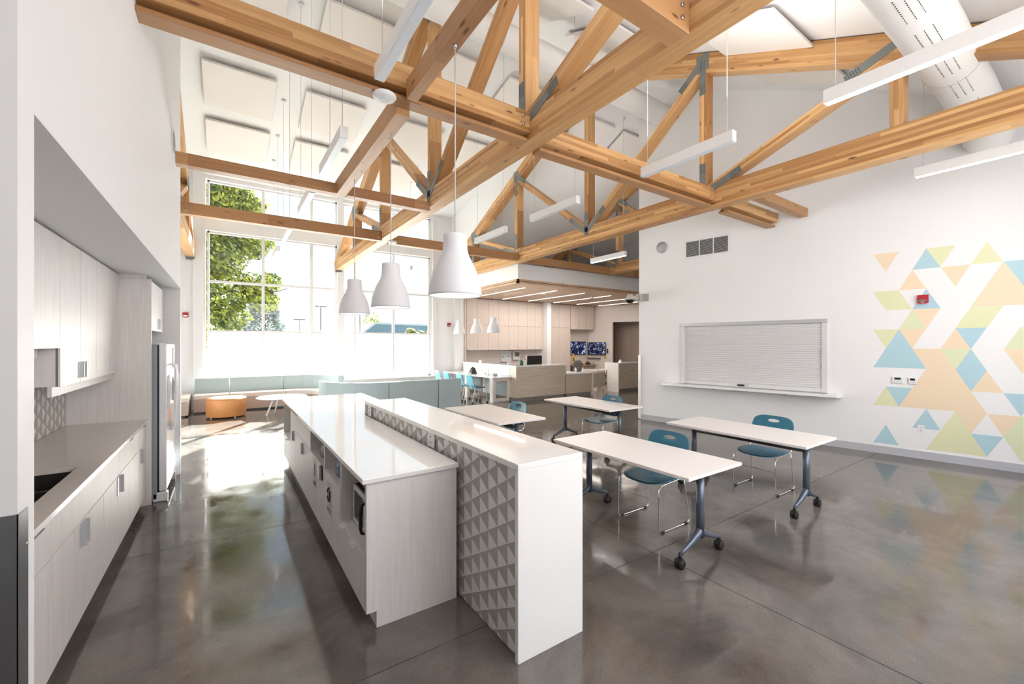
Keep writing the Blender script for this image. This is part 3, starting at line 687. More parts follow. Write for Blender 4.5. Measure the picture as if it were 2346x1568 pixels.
# tall panel, upper cabinets
solo('tall_panel', B(-1.32, -.66, 5.845, 5.875, 0, 2.40), 'lam', 'tall whitewashed end panel between worktop and fridge', 'panel', bevel=.001)
solo('filler_strip', B(-1.32, -.70, 5.85, 5.87, 2.402, 2.44), 'lam2', 'narrow filler strip above the tall panel, under the soffit', 'panel')
UX = -.915
def upper(y0, y1, doors, hs, z0, label, val=True):
    t = thing('wall_cabinet', label, 'cabinet', ((UX-1.32)/2, (y0+y1)/2, z0), 'wall cabinets over the left worktop')
    part('body', B(-1.325, UX-HT, y0+.001, y1-.001, z0, 2.43), 'lam2', t)
    part('gap_shade', B(UX-HT+.0005, UX-.012, y0+.001, y1-.001, z0, 2.43), 'reveal', t)
    if val: part('valance', B(UX-.06, UX-.04, y0+.004, y1-.001, z0-.07, z0), 'lam', t)
    q = [y0]+list(doors)+[y1]
    for i in range(len(q)-1):
        d = part('door', B(UX-.0115, UX, q[i]+.0025, q[i+1]-.0025, z0-.004, 2.426), 'lam', t, bevel=.001)
        for h_ in hs:
            if q[i] < h_ < q[i+1]: tab_handle(d, UX, h_, z0+.09, h=.12)
    return t
upper(2.2, 4.0, (3.1,), (3.40,), 1.69, 'short wall cabinet nearest the pillar, over the boxed hood', False)
solo('hood_box', B(-1.325, -1.0, 2.4, 3.93, 1.615, 1.685), 'white', 'white boxed hood under the short wall cabinet', 'hood', bevel=.004)
upper(4.0, 4.95, (4.475,), (4.44, 4.51), 1.43, 'two-door wall cabinet in the middle of the left row')
upper(4.95, 5.84, (), (5.45,), 1.43, 'single-door wall cabinet touching the tall panel')
t = thing('fridge_cabinet', 'small wall cabinet above the white fridge', 'cabinet', (-.95, 6.35, 1.86))
part('body', B(-1.325, -.682, 5.878, 6.90, 1.86, 2.38), 'lam2', t)
for a, b2 in ((5.88, 6.39), (6.393, 6.898)):
    d = part('door', B(-.681, -.66, a, b2, 1.855, 2.382), 'lam', t, bevel=.001)
    if a < 6: tab_handle(d, -.66, 6.34, 1.94, h=.12)
# fridge
t = thing('fridge', 'white side-by-side fridge in the recess', 'fridge', (-.95, 6.36, 0))
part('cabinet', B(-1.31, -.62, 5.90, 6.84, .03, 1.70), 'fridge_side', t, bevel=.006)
part('gasket', B(-.622, -.605, 5.915, 6.83, .12, 1.70), 'black', t)
for a, b2 in ((5.905, 6.29), (6.30, 6.84)):
    d = part('door', B(-.606, -.54, a, b2, .11, 1.715), 'fridge', t, bevel=.012)
    hy = b2-.05 if a < 6 else a+.05
    h = MB().tube([(-.54, hy, .72), (-.495, hy, .74), (-.488, hy, .80), (-.488, hy, 1.40), (-.495, hy, 1.46), (-.54, hy, 1.48)], .013, 10)
    part('handle', h, 'fridge', d)
part('ice_dispenser', B(-.545, -.535, 6.0, 6.2, .98, 1.36), 'grille', t, bevel=.004)
part('hinge_cover', B(-.62, -.56, 5.91, 5.97, 1.702, 1.72), 'white', t, bevel=.004)
part('toe_grille', B(-.66, -.60, 5.93, 6.82, .02, .105), 'black', t)
for a in (5.90, 6.76): part('foot', B(-.66, -.53, a, a+.09, 0, .10), 'fridge', t, bevel=.012)
for k, (y, z0, z1, x, lab) in enumerate(((6.55, 1.42, 1.66, -.537, 'white notice sheet taped near the top of the fridge door'), (6.62, 1.02, 1.30, -.534, 'printed sheet on the fridge door beside the handle'), (6.76, 1.00, 1.34, -.530, 'loose paper curling off the far edge of the fridge'))):
    m = MB(); wd = .16; n = 6
    for i in range(n):
        y0_, y1_ = y-wd/2+wd*i/n, y-wd/2+wd*(i+1)/n; c0, c1 = (.035*(i/n)**2*(k == 2), .035*((i+1)/n)**2*(k == 2))
        m.hexa([(x+c0,y0_,z0),(x+c0+.001,y0_,z0),(x+c1+.001,y1_,z0),(x+c1,y1_,z0)], [(x+c0,y0_,z1),(x+c0+.001,y0_,z1),(x+c1+.001,y1_,z1),(x+c1,y1_,z1)])
    o = solo('paper', m, 'paper', lab, 'paper')
    if k == 1:
        part('print', MB().box(x+.001, x+.0015, y-.06, y+.06, z0+.08, z0+.24), 'mesh_grey', o, label='grey printed block')
# corner guard, wall speaker on the left wall
cg = MB(); cg.box(-.70, -.497, 1.801, 1.807, .02, 1.225); cg.box(-.4995, -.4955, 1.801, 1.872, .02, 1.225)
o = solo('corner_guard', cg, 'stainless', 'stainless steel guard wrapped around the lower pillar corner', 'corner guard')
for z in (.25, .62, 1.12): part('screw', MB().disc((-.4955, 1.857, z), (1,0,0), .005, .002, 8), 'bolt', o)
def wallspeaker(c, n, label):
    c = Vector(c); n = Vector(n); t = thing('wall_speaker', label, 'speaker', c)
    part('rim', MB().disc(c, n, .135, .012, 40), 'white', t); part('grille', MB().disc(c+n*.011, n, .122, .005, 40), 'grille', t)
wallspeaker((-.5, 6.02, 3.97), (1, 0, 0), 'round speaker on the left wall above the kitchen')
wallspeaker(wp(.55, 3.80, 0), WN, 'round speaker on the white wall left of the vent')

# ================================================================== ISLAND
IX = .69                                      # cabinet faces
IG = 'cabinet units of the island'
def iunit(y0, y1, label):
    return thing('island_cabinet', label, 'cabinet', (1.0, (y0+y1)/2, 0), IG)
def ibody(t, y0, y1, zo=None):
    """carcass; with zo an open niche from zo to the top is left, lined on all sides"""
    zt = .884
    part('plinth', B(IX+.06, 1.28, y0, y1, 0, .10), 'stone' if False else 'lam2', t)
    if zo is None:
        part('body', B(IX+HT, 1.285, y0+.001, y1-.001, .10, zt), 'lam2', t); part('gap_shade', B(IX+.012, IX+HT-.0005, y0+.001, y1-.001, .10, zt), 'reveal', t)
    else:
        m = MB(); m.box(IX+HT, 1.285, y0+.001, y1-.001, .10, zo-.02); m.box(IX+.45, 1.285, y0+.001, y1-.001, zo, zt)
        part('body', m, 'lam2', t)
        part('niche_floor', B(IX+.003, IX+.46, y0+.001, y1-.001, zo-.02, zo), 'lam', t)
        for a, b2 in ((y0, y0+.018), (y1-.018, y1)): part('niche_side', B(IX+.001, IX+.46, a+.001, b2-.001, zo, zt), 'lam', t)
def tabi(parent, y, z, h=.12, w=.05):
    p = MB(); p.box(IX-.004, IX, y-w/2, y+w/2, z-h/2, z+h/2); p.box(IX-.024, IX, y+w/2-.004, y+w/2, z-h/2, z+h/2)
    return part('handle', p, 'handle', parent)
# end panel and near microwave unit
ep = MB(); ep.box(IX, 1.285, 2.555, 2.58, .10, .884); ep.box(IX+.06, 1.285, 2.555, 2.58, 0, .10)
solo('island_end_panel', ep, 'lam2', 'large whitewashed panel closing the near end of the island', 'panel')
t = iunit(2.58, 3.235, 'nearest island cabinet with the microwave niche and a wide tilt-out front')
ibody(t, 2.58, 3.235, .43)
d = part('drawer', B(IX-.004, IX+HT-.002, 2.582, 3.39, .105, .427), 'lam', t, bevel=.001)
for y in (2.80, 3.12): part('handle', B(IX-.034, IX+.012, y-.045, y+.045, .4275, .4315), 'white', d)
t = thing('microwave', 'grey microwave with black handle inside the island niche', 'microwave', (.95, 2.86, .43))
part('case', B(.775, 1.13, 2.62, 3.17, .431, .70), 'dark', t, bevel=.004)
part('door', B(.762, .777, 2.62, 3.17, .434, .698), 'alu', t, bevel=.003, label='silver door frame')
part('window', B(.759, .763, 2.90, 3.13, .475, .665), 'screen', t)
part('control_panel', B(.759, .763, 2.625, 2.76, .45, .69), 'black', t)
part('handle', MB().tube([(.762, 2.80, .47), (.725, 2.80, .485), (.718, 2.80, .52), (.718, 2.80, .63), (.725, 2.80, .665), (.762, 2.80, .68)], .011, 8), 'black', t)
for k, lab in enumerate(('lower wooden chopping board lying on the microwave', 'upper wooden chopping board lying on the microwave')):
    solo('chopping_board', B(.80, 1.10, 2.63+.02*k, 3.05, .702+.022*k, .722+.022*k), 'board', lab, 'chopping board', 'chopping boards on the microwave', .003)
# two bin units with open niches
def glyph_sign(parent_y, z, kind, label):
    y = parent_y; x = IX-.004; t = thing('door_sign', label, 'sign', (x, y, z))
    part('plate', B(x-.003, x, y-.075, y+.075, z-.13, z+.13), 'sign', t)
    m = MB()
    if kind == 'recycle':
        c = Vector((x-.0032, y, z+.03)); r_ = .048
        for k in range(3):
            a0 = R(120*k+12); pts = [(c.x, c.y+r_*math.cos(a0+R(i*13)), c.z+r_*math.sin(a0+R(i*13))) for i in range(7)]
            m.tube(pts, .010, 6)
            e = a0+R(92); m.disc((c.x-.001, c.y+r_*math.cos(e), c.z+r_*math.sin(e)), (-1,0,0), .021, .001, 3)
    else:
        m.box(x-.0042, x-.003, y-.022, y+.022, z-.03, z+.065); m.box(x-.0042, x-.003, y-.032, y+.032, z+.07, z+.082)
    part('symbol', m, 'ink', t)
    text(('RECYCLE' if kind == 'recycle' else 'TRASH'), t, (x-.0042, y, z-.095), .034 if kind == 'recycle' else .038)
def text(s, parent, loc, size, mat='ink', axes=((0,-1,0),(0,0,1)), name='lettering'):
    cu = bpy.data.curves.new(name, 'FONT'); cu.body = s; cu.size = size; cu.align_x = 'CENTER'; cu.align_y = 'CENTER'; cu.extrude = .0004; cu.resolution_u = 3
    tmp = bpy.data.objects.new('tmp', cu); COL.objects.link(tmp)
    dg = bpy.context.evaluated_depsgraph_get(); dg.update(); me = bpy.data.meshes.new_from_object(tmp.evaluated_get(dg)); bpy.data.objects.remove(tmp)
    me.name = name; me.materials.clear(); me.materials.append(M[mat])
    o = bpy.data.objects.new(name, me); COL.objects.link(o); o.parent = parent
    a = Vector(axes[0]).normalized(); b = Vector(axes[1]).normalized(); n = a.cross(b)
    mt = Matrix((a, b, n)).transposed().to_4x4(); mt.translation = Vector(loc)-Vector(WO[parent.name]); o.matrix_basis = mt; return o
for y0, y1, lab in ((3.24, 3.86, 'bin cabinet with the recycle sign and open niche of blue bags'), (3.86, 4.58, 'bin cabinet with the trash sign and open niche of black bags')):
    t = iunit(y0, y1, lab); ibody(t, y0, y1, .655)
    d = part('door', B(IX-.004, IX+HT-.002, y0+.002+(.15 if y0 < 3.5 else 0), y1-.002, .105, .653), 'lam', t, bevel=.001)
    if y0 < 3.5: d2_ = None
    else: tabi(d, 3.93, .59, .13, .06)
part('filler', B(IX-.004, IX+HT-.002, 3.242, 3.388, .431, .653), 'lam', bpy.data.objects['island_cabinet.001'])
glyph_sign(3.62, .47, 'recycle', 'small recycling sign stuck on the nearer bin door')
glyph_sign(4.30, .50, 'trash', 'small trash sign stuck on the farther bin door')
def bags(y0, y1, mat, lab, grp):
    for k in range(3):
        z = .657+.056*k; m = MB(); n = 14
        bot = []; top = []
        for i in range(n):
            a = 2*PI*i/n; rx = .15*(1+.06*math.sin(3*a+k)); ry = (y1-y0)*.45*(1+.04*math.cos(2*a+k))
            bot.append((.875+rx*math.cos(a), (y0+y1)/2+ry*math.sin(a), z)); top.append((.875+rx*.9*math.cos(a), (y0+y1)/2+ry*.92*math.sin(a), z+.055))
        m.hexa(bot, top)
        solo('folded_bin_bag', m, mat, lab[k], 'bin bag', grp, .008)
bags(3.28, 3.83, 'bag_blue', ['folded blue bin bag at the bottom of the nearer niche', 'folded blue bin bag in the middle of its stack', 'folded blue bin bag on top of the nearer niche stack'], 'folded blue bags in the island')
bags(3.92, 4.52, 'bag_black', ['folded black bin bag at the bottom of the farther niche', 'folded black bin bag in the middle of its stack', 'folded black bin bag on top of the farther niche stack'], 'folded black bags in the island')
# drawer-over-door units
for y0, y1, hy, lab in ((4.58, 4.98, None, 'island cabinet right beyond the bin niches'), (4.98, 5.36, 5.03, 'island cabinet with a door handle, second beyond the bin niches'), (5.36, 5.74, None, 'island cabinet third beyond the bin niches'), (5.74, 6.13, 5.79, 'island cabinet beside the far open niche, handle at its near side')):
    t = iunit(y0, y1, lab); ibody(t, y0, y1)
    d = part('drawer', B(IX-.001, IX+.0115, y0+.0025, y1-.0025, .657, .881), 'lam', t, bevel=.001)
    part('edge_pull', B(IX-.020, IX+.004, (y0+y1)/2-.05, (y0+y1)/2+.05, .868, .873), 'bolt', d)
    d = part('door', B(IX-.001, IX+.0115, y0+.0025, y1-.0025, .105, .651), 'lam', t, bevel=.001)
    if hy: tabi(d, hy, .575)
t = iunit(6.13, 6.93, 'farthest island cabinet, open niche above a tilt-out front'); ibody(t, 6.13, 6.93, .43)
d = part('drawer', B(IX-.001, IX+HT-.001, 6.132, 6.90, .105, .427), 'lam', t, bevel=.001)
for y in (6.32, 6.72): part('handle', B(IX-.034, IX+.012, y-.045, y+.045, .4275, .4315), 'white', d)
solo('island_back_body', B(1.29, 1.78, 4.86, 6.93, 0, .884), 'lam2', 'white body of the wide far end of the island behind the bar', 'cabinet')
wt = MB().prism([(.66, 2.53), (1.292, 2.53), (1.292, 4.848), (1.80, 4.848), (1.80, 6.95), (.66, 6.95)], .885, .915)
solo('island_worktop', wt, 'quartz', 'glossy white L-shaped worktop of the island', 'worktop', bevel=.003)
# raised bar with waterfall ends
t = thing('breakfast_bar', 'tall white waterfall bar with triangular tiles behind the island', 'bar', (1.52, 3.33, 0))
part('top', B(1.286, 1.757, 1.832, 4.843, 1.036, 1.07), 'quartz', t, bevel=.003)
part('end_leg', B(1.286, 1.757, 1.832, 1.862, 0, 1.0358), 'quartz', t, bevel=.002)
part('end_leg', B(1.286, 1.757, 4.813, 4.843, 0, 1.0358), 'quartz', t, bevel=.002)
part('core', B(1.318, 1.46, 1.863, 4.812, 0, 1.0355), 'grout', t)
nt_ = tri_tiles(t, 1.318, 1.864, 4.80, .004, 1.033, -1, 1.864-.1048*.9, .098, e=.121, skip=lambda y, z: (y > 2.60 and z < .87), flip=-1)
def duplex(name, c, u, n, label, w=.075, h=.115):
    """u is the horizontal direction on the wall, n the outward normal"""
    c = Vector(c); u = Vector(u); n = Vector(n); t = thing(name, label, 'outlet', c, 'white wall outlets')
    def pl(du, dz, ww, hh, n0, n1, nm, mat):
        z = Vector((0,0,1)); q = [c+u*(du+a*ww/2)+z*(dz+b*hh/2) for a, b in ((-1,-1),(1,-1),(1,1),(-1,1))]
        return part(nm, MB().hexa([p+n*n0 for p in q], [p+n*n1 for p in q]), mat, t)
    pl(0, 0, w, h, 0, .006, 'cover_plate', 'white')
    for dz in (h*.19, -h*.19):
        pl(0, dz, w*.45, h*.26, .006, .009, 'socket', 'white'); pl(0, dz, w*.16, h*.08, .009, .0095, 'slots', 'mesh_grey')
duplex('power_outlet', (1.306, 3.02, .977), (0,1,0), (-1,0,0), 'double white outlet on the bar tiles, midway along', w=.12)
duplex('power_outlet', (1.306, 4.70, .977), (0,1,0), (-1,0,0), 'white outlet at the far end of the bar tiles', w=.12)
duplex('power_outlet', wp(4.589, .445, 0), WD, WN, 'white outlet low on the triangle mural')

# ================================================================== RIGHT WALL FITTINGS
t = thing('serving_shutter', 'closed aluminium roller shutter over a serving hatch in the white wall', 'shutter', wp(2.2, .9, 0))
S0, S1, SZ0, SZ1 = 1.0, 3.45, .885, 2.10
part('head_box', wbox(S0-.02, S1+.02, 0, .05, SZ1-.035, SZ1+.03), 'handle', t, bevel=.002)
part('jamb', wbox(S0-.02, S0+.06, 0, .045, SZ0, SZ1-.036), 'alu', t, bevel=.002); part('jamb', wbox(S1-.06, S1+.02, 0, .045, SZ0, SZ1-.036), 'alu', t, bevel=.002)
m = MB(); ns = 27; hs = (SZ1-.04-SZ0-.07)/ns
for i in range(ns):
    z = SZ0+.07+i*hs; prof = [(.012, 0), (.022, hs*.25), (.024, hs*.6), (.014, hs*.93), (.012, hs)]
    for (n0, a0), (n1, a1) in zip(prof, prof[1:]):
        m.add([wp(S0+.06, z+a0, n0), wp(S1-.06, z+a0, n0), wp(S1-.06, z+a1, n1), wp(S0+.06, z+a1, n1)], [(0,1,2,3)])
part('curtain_slats', m, 'alu', t, kind='stuff')
part('bottom_bar', wbox(S0+.06, S1-.06, .008, .034, SZ0+.002, SZ0+.07), 'alu', t, bevel=.002)
part('latch', wbox(2.08, 2.20, .034, .05, SZ0+.02, SZ0+.05), 'black', t); part('lock', MB().disc(wp(2.28, SZ0+.035, .034), WN, .02, .012, 16), 'chrome', t)
t = thing('serving_ledge', 'long white shelf under the roller shutter', 'shelf', wp(2.15, .84, .15))
m = MB(); pts = [(0.62,.0),(0.60,.05),(.62,.26),(.68,.32),(3.62,.32),(3.68,.26),(3.69,.05),(3.67,.0)]
m.hexa([wp(s, .842, n) for s, n in pts], [wp(s, .876, n) for s, n in pts]); part('board', m, 'quartz', t)
for s in (1.15, 1.7, 2.3, 2.9, 3.3): part('bracket', wbox(s-.012, s+.012, 0, .22, .825, .842), 'mesh_grey', t)
t = thing('air_vent', 'white wall air vent grille with dark slats above the shutter', 'vent', wp(1.5, 3.66, 0))
v0, v1, z0, z1 = 1.08, 1.90, 3.51, 3.82
m = MB()
for a in (wbox(v0-.04, v1+.04, 0, .012, z0-.04, z0), wbox(v0-.04, v1+.04, 0, .012, z1, z1+.04), wbox(v0-.04, v0, 0, .012, z0, z1), wbox(v1, v1+.04, 0, .012, z0, z1)): m.add(a.v, a.f)
part('frame', m, 'white', t); part('backing', wbox(v0, v1, 0, .002, z0, z1), 'darkhole', t)
for i in range(14):
    z = z0+.008+i*.0221; part('slat', MB().hexa([wp(v0,z,.003),wp(v1,z,.003),wp(v1,z-.004,.012),wp(v0,z-.004,.012)], [wp(v0,z+.006,.003),wp(v1,z+.006,.003),wp(v1,z+.004,.012),wp(v0,z+.004,.012)]), 'grille', t)
for s in (v0+.27, v0+.545): part('divider', wbox(s-.008, s+.008, .003, .0135, z0, z1), 'white', t)
def alarm(c, u, n, label, k=1.0, txt=True):
    c = Vector(c); u = Vector(u).normalized(); n = Vector(n).normalized(); z = Vector((0,0,1)); t = thing('fire_alarm', label, 'fire alarm', c, 'red wall fire alarms')
    def bx(nm, mat, du, dz, w, h, n0, n1, cut=0):
        q = [(-w/2,-h/2+cut),(-w/4,-h/2),(w/4,-h/2),(w/2,-h/2+cut),(w/2,h/2),(-w/2,h/2)]
        return part(nm, MB().hexa([c+u*(du+a)*k+z*(dz+b)*k+n*n0 for a, b in q], [c+u*(du+a)*k+z*(dz+b)*k+n*n1 for a, b in q]), mat, t)
    bx('back_plate', 'white', 0, 0, .125, .135, 0, .012)
    h_ = bx('housing', 'red', .003, 0, .12, .13, .012, .05, .012); bx('strobe_lens', 'chrome', 0, -.02, .09, .03, .05, .062)
    if txt: text('FIRE', t, c+u*0-z*.05*k+n*.0505, .022*k, 'white', (tuple(u), (0,0,1)))
alarm(wp(4.608, 2.368, 0), WD, WN, 'red fire alarm mounted over the triangle mural')
alarm((-.87, YW, 2.44), (1,0,0), (0,-1,0), 'red fire alarm on the window wall left of the glazing')
alarm((6.53, YW, 2.37), (1,0,0), (0,-1,0), 'red fire alarm on the wall between window and reception')
def thermo(s, z, w_, h_, label, scr):
    t = thing('thermostat', label, 'thermostat', wp(s, z, 0), 'thermostats beside the mural')
    part('case', wbox(s-w_/2, s+w_/2, 0, .025, z-h_/2, z+h_/2), 'white', t, bevel=.004)
    part('display', wbox(s-w_*.3, s+w_*.27, .025, .026, z+.003, z+h_*.36), scr, t)
    for k in (-.3, 0, .3): part('button', wbox(s+k*w_-.006, s+k*w_+.006, .025, .0275, z-h_*.28, z-h_*.2), 'grille', t)
M['lcd'] = plain('lcd_green', (0.02, 0.06, 0.03), 0.2)
thermo(4.335, 1.158, .125, .10, 'wider thermostat with green screen, left of two', 'lcd'); thermo(4.50, 1.155, .09, .10, 'smaller thermostat with black screen, right of two', 'screen')
# dome camera on its arm at the wall corner
t = thing('security_camera', 'beige dome security camera on an arm at the white wall corner', 'camera', wp(0, 2.75, 0))
part('wall_plate', wbox(.06, .24, 0, .012, 2.66, 2.83), 'beige', t, bevel=.003)
part('corner_box', wbox(-.03, .09, 0, .10, 2.655, 2.83), 'beige', t, bevel=.008)
c = Vector(wp(-.02, 2.74, .05)); e = Vector(wp(-.04, 2.76, .33))
part('arm', MB().tube([c, c.lerp(e, .3)+Vector((0,0,-.02)), c.lerp(e, .7), e], [.07, .055, .045, .045], 14), 'beige', t)
part('housing', MB().lathe([(0,.05),(.055,.045),(.062,.0),(.075,-.02),(.115,-.055),(.12,-.075),(0,-.078)], e, 32), 'beige', t)
part('trim_ring', MB().lathe([(.104,-.076),(.108,-.088),(.10,-.092)], e, 32), 'black', t); part('dome', MB().lathe([(.096,-.09),(.088,-.12),(.06,-.142),(0,-.15)], e, 32), 'screen', t)
solo('door_leaf_edge', MB().hexa([wp(-.02,.02,-.01),wp(.06,.02,.02),wp(.06,.02,.035),wp(-.02,.02,.005)], [wp(-.02,1.45,-.01),wp(.06,1.45,.02),wp(.06,1.45,.035),wp(-.02,1.45,.005)]), 'white', 'narrow white corner strip at the end of the white wall', 'corner strip')
# ================================================================== CLASSROOM TABLES AND CHAIRS
def make_table(label):
    t = thing('flip_top_table', label, 'table', (0,0,0), 'rolling flip-top tables')
    part('tabletop', B(-.37, .37, -.76, .76, .714, .74), 'tabletop', t, bevel=.003)
    part('crossbar', MB().tube([(-.05,-.60,.640),(-.05,.60,.640)], .026, 14), 'tbar', t)
    part('hinge_rail', B(.02, .08, -.58, .58, .695, .712), 'tbar', t)
    for s in (-1, 1):
        y = .62*s
        l = part('leg', MB().tube([(0,y,.17),(0,y,.69)], .031, 20), 'tleg', t)
        part('top_bracket', B(-.12, .12, y-.02, y+.02, .688, .714), 'tbar', l, bevel=.003)
        for k in (-1, 1):
            a = MB(); a.tube([(0,y,.24),(.03*k,y,.205),(.11*k,y,.165),(.20*k,y,.13),(.265*k,y,.108)], [.028,.030,.024,.019,.017], 12)
            f = part('foot', a, 'tleg', l)
        for k in (-1, 1):
            cx = .27*k; c = MB()
            for q in (-.017, .017): c.disc((cx, y+q-.010, .034), (0,1,0), .034, .020, 18)
            c.box(cx-.015, cx+.015, y-.009, y+.009, .03, .085); c.tube([(cx,y,.075),(cx,y,.112)], .012, 10)
            c.hexa([(cx-.034,y-.028,.05),(cx+.02,y-.028,.05),(cx+.02,y+.028,.05),(cx-.034,y+.028,.05)], [(cx-.022,y-.026,.075),(cx+.016,y-.026,.075),(cx+.016,y+.026,.075),(cx-.022,y+.026,.075)])
            part('caster', c, 'black', l)
    return t
tb = make_table('nearest white table beside the bar end, on blue-grey casters'); tb.location = (3.13, 2.545, 0)
copy_tree(tb, (4.88, 2.465, 0), 0, 'white rolling table below the roller shutter, right-hand one')
copy_tree(tb, (3.10, 5.07, 0), 0, 'white rolling table partly hidden by the bar, behind the nearest one')
copy_tree(tb, (4.97, 5.0, 0), 0, 'white rolling table farthest back, by the end of the white wall')

def sheet(fn, nu, nv, th, closed=True):
    """solid shell from a polar parametrisation fn(u 0..1, v 0..1) -> (point, normal)"""
    m = MB(); top = []; bot = []
    for j in range(nv+1):
        for i in range(nu):
            p, n = fn(i/nu, j/nv); p = Vector(p); n = Vector(n).normalized(); top.append(p+n*th/2); bot.append(p-n*th/2)
    N = len(top); f = []
    for j in range(nv):
        for i in range(nu):
            a, b = j*nu+i, j*nu+(i+1) % nu; c, d = (j+1)*nu+(i+1) % nu, (j+1)*nu+i
            f += [(a,b,c,d), (N+d,N+c,N+b,N+a)]
    for i in range(nu):
        a, b = nv*nu+i, nv*nu+(i+1) % nu; f.append((a,b,N+b,N+a))
        a, b = i, (i+1) % nu; f.append((b,a,N+a,N+b))
    m.add(top+bot, f, True); return m
def sup(t, a, b, e=2.6):
    c, s = math.cos(t), math.sin(t)
    return a*math.copysign(abs(c)**(2/e), c), b*math.copysign(abs(s)**(2/e), s)
def seat_fn(u, v):
    v = .02+.98*v; x, y = sup(2*PI*u, .225*v, .235*v, 3.2); x -= .02
    z = .452-.05*max(0, -x-.12)**1.0*1.2-.020*(1-(y/.235)**2)+.02*max(0, x-.1)*2
    return (x, y, z), (0, 0, 1)
def back_fn(u, v):
    a = 2*PI*u; oy, oz = sup(a, .235, .165, 3.8); oz += .665
    iy, iz = .066*math.cos(a), .020*math.sin(a)+.772
    y = iy+(oy-iy)*v; z = iz+(oz-iz)*v
    x = .185+.32*(z-.5)-.10*(z-.5)**2-.35*y*y
    return (x, y, z), (1, 0, -.3)
def make_chair(label):
    t = thing('stacking_chair', label, 'chair', (0,0,0), 'teal stacking chairs at the tables')
    part('seat', sheet(seat_fn, 40, 7, .009), 'teal', t); part('backrest', sheet(back_fn, 44, 8, .008), 'teal', t)
    for s in (-1, 1):
        y = .228*s
        pts = [(.235,.205*s,.66),(.215,.215*s,.56),(.19,y,.475),(.15,y,.445),(-.10,y,.432),(-.185,y,.425),(-.222,y,.395),(-.228,y*1.02,.33),(-.230,y*1.03,.05),(-.220,y*1.03,.018),(-.19,y*1.03,.009),(.19,y*1.03,.009),(.225,y*1.03,.02),(.232,y*1.03,.05),(.175,y*1.0,.35),(.155,y,.437)]
        l = part('side_frame', MB().tube(pts, .0062, 8), 'chrome', t)
        for x in (-.175, .175): part('glide', B(x-.018, x+.018, y*1.03-.011, y*1.03+.011, 0, .021), 'black', l, bevel=.003)
    part('brace', MB().tube([(-.228,-.232,.27),(-.19,-.16,.265),(-.16,0,.262),(-.19,.16,.265),(-.228,.232,.27)], .004, 7), 'chrome', t)
    part('seat_support', MB().tube([(-.08,-.228,.431),(-.08,.228,.431)], .005, 7), 'chrome', t)
    return t
ch = make_chair('teal chair tucked under the nearest white table'); ch.location = (3.43, 2.60, 0)
copy_tree(ch, (5.27, 2.44, 0), 0, 'teal chair at the right-hand table, in front of the roller shutter wall')
copy_tree(ch, (3.42, 5.22, 0), 0, 'teal chair behind the table half hidden by the bar, only its back showing')
copy_tree(ch, (5.16, 4.92, 0), 0, 'teal chair at the farthest table, by the reception floor')

# ================================================================== LOUNGE BY THE WINDOWS
def arcpts(cx, cy, r, a0, a1, n): return [(cx+r*math.cos(R(a0+(a1-a0)*i/n)), cy+r*math.sin(R(a0+(a1-a0)*i/n))) for i in range(n+1)]
def strip(path_out, path_in, z0, z1):
    m = MB(); n = len(path_out); vs = [(x,y,z0) for x,y in path_out]+[(x,y,z0) for x,y in path_in]+[(x,y,z1) for x,y in path_out]+[(x,y,z1) for x,y in path_in]; f = []
    for i in range(n-1):
        f += [(i,i+1,2*n+i+1,2*n+i), (n+i+1,n+i,3*n+i,3*n+i+1), (2*n+i,2*n+i+1,3*n+i+1,3*n+i), (n+i,n+i+1,i+1,i)]
    f += [(0,2*n,3*n,n), (n-1,2*n-1,4*n-1,3*n-1)]
    return m.add(vs, f)
BG = 'banquette modules of the lounge'
def banq(label, c, out, inn_back, front, zt=.82, zs=.45, back='vinyl'):
    t = thing('banquette', label, 'bench', (c[0], c[1], 0), BG)
    part('backrest', strip(out, inn_back, .035, zt), back, t, bevel=.012)
    part('seat', strip(inn_back, front, .34, zs), 'tanseat', t, bevel=.015)
    f2 = [(a[0]+(b[0]-a[0])*.97, a[1]+(b[1]-a[1])*.97) for a, b in zip(inn_back, front)]
    part('base', strip(inn_back, f2, .035, .339), 'tan', t, bevel=.006)
    f3 = [(a[0]+(b[0]-a[0])*.90, a[1]+(b[1]-a[1])*.90) for a, b in zip(out, front)]
    part('foot_rail', strip(out, f3, 0, .034), 'black', t)
    return t
for x0, x1, lab in ((-.66, .06, 'pale blue banquette module under the left window, first from the left'), (.07, 1.31, 'pale blue banquette module under the left window, behind the white round table')):
    banq(lab, ((x0+x1)/2, 13.1), [(x0,13.38),(x1,13.38)], [(x0,13.24),(x1,13.24)], [(x0,12.70),(x1,12.70)])
banq('curved pale blue banquette module turning away from the window', (2.0, 12.6), arcpts(1.32, 12.0, 1.38, 90, 10, 14), arcpts(1.32, 12.0, 1.24, 90, 10, 14), arcpts(1.32, 12.0, .70, 90, 10, 14))
banq('curved slate banquette module, left end of the low divider', (2.2, 10.2), arcpts(3.1, 10.9, 1.30, 184, 270, 14), arcpts(3.1, 10.9, 1.17, 184, 270, 14), arcpts(3.1, 10.9, .62, 184, 270, 14))
banq('straight slate banquette module in the middle of the divider', (3.7, 9.8), [(3.11,9.6),(4.33,9.6)], [(3.11,9.73),(4.33,9.73)], [(3.11,10.28),(4.33,10.28)])
banq('straight slate banquette module, right end of the divider', (4.65, 9.8), [(4.345,9.6),(4.96,9.6)], [(4.345,9.73),(4.96,9.73)], [(4.345,10.28),(4.96,10.28)])
t = thing('bench_block', 'tan upholstered bench block by the left wall beyond the fridge', 'bench', (-1.4, 12.9, 0))
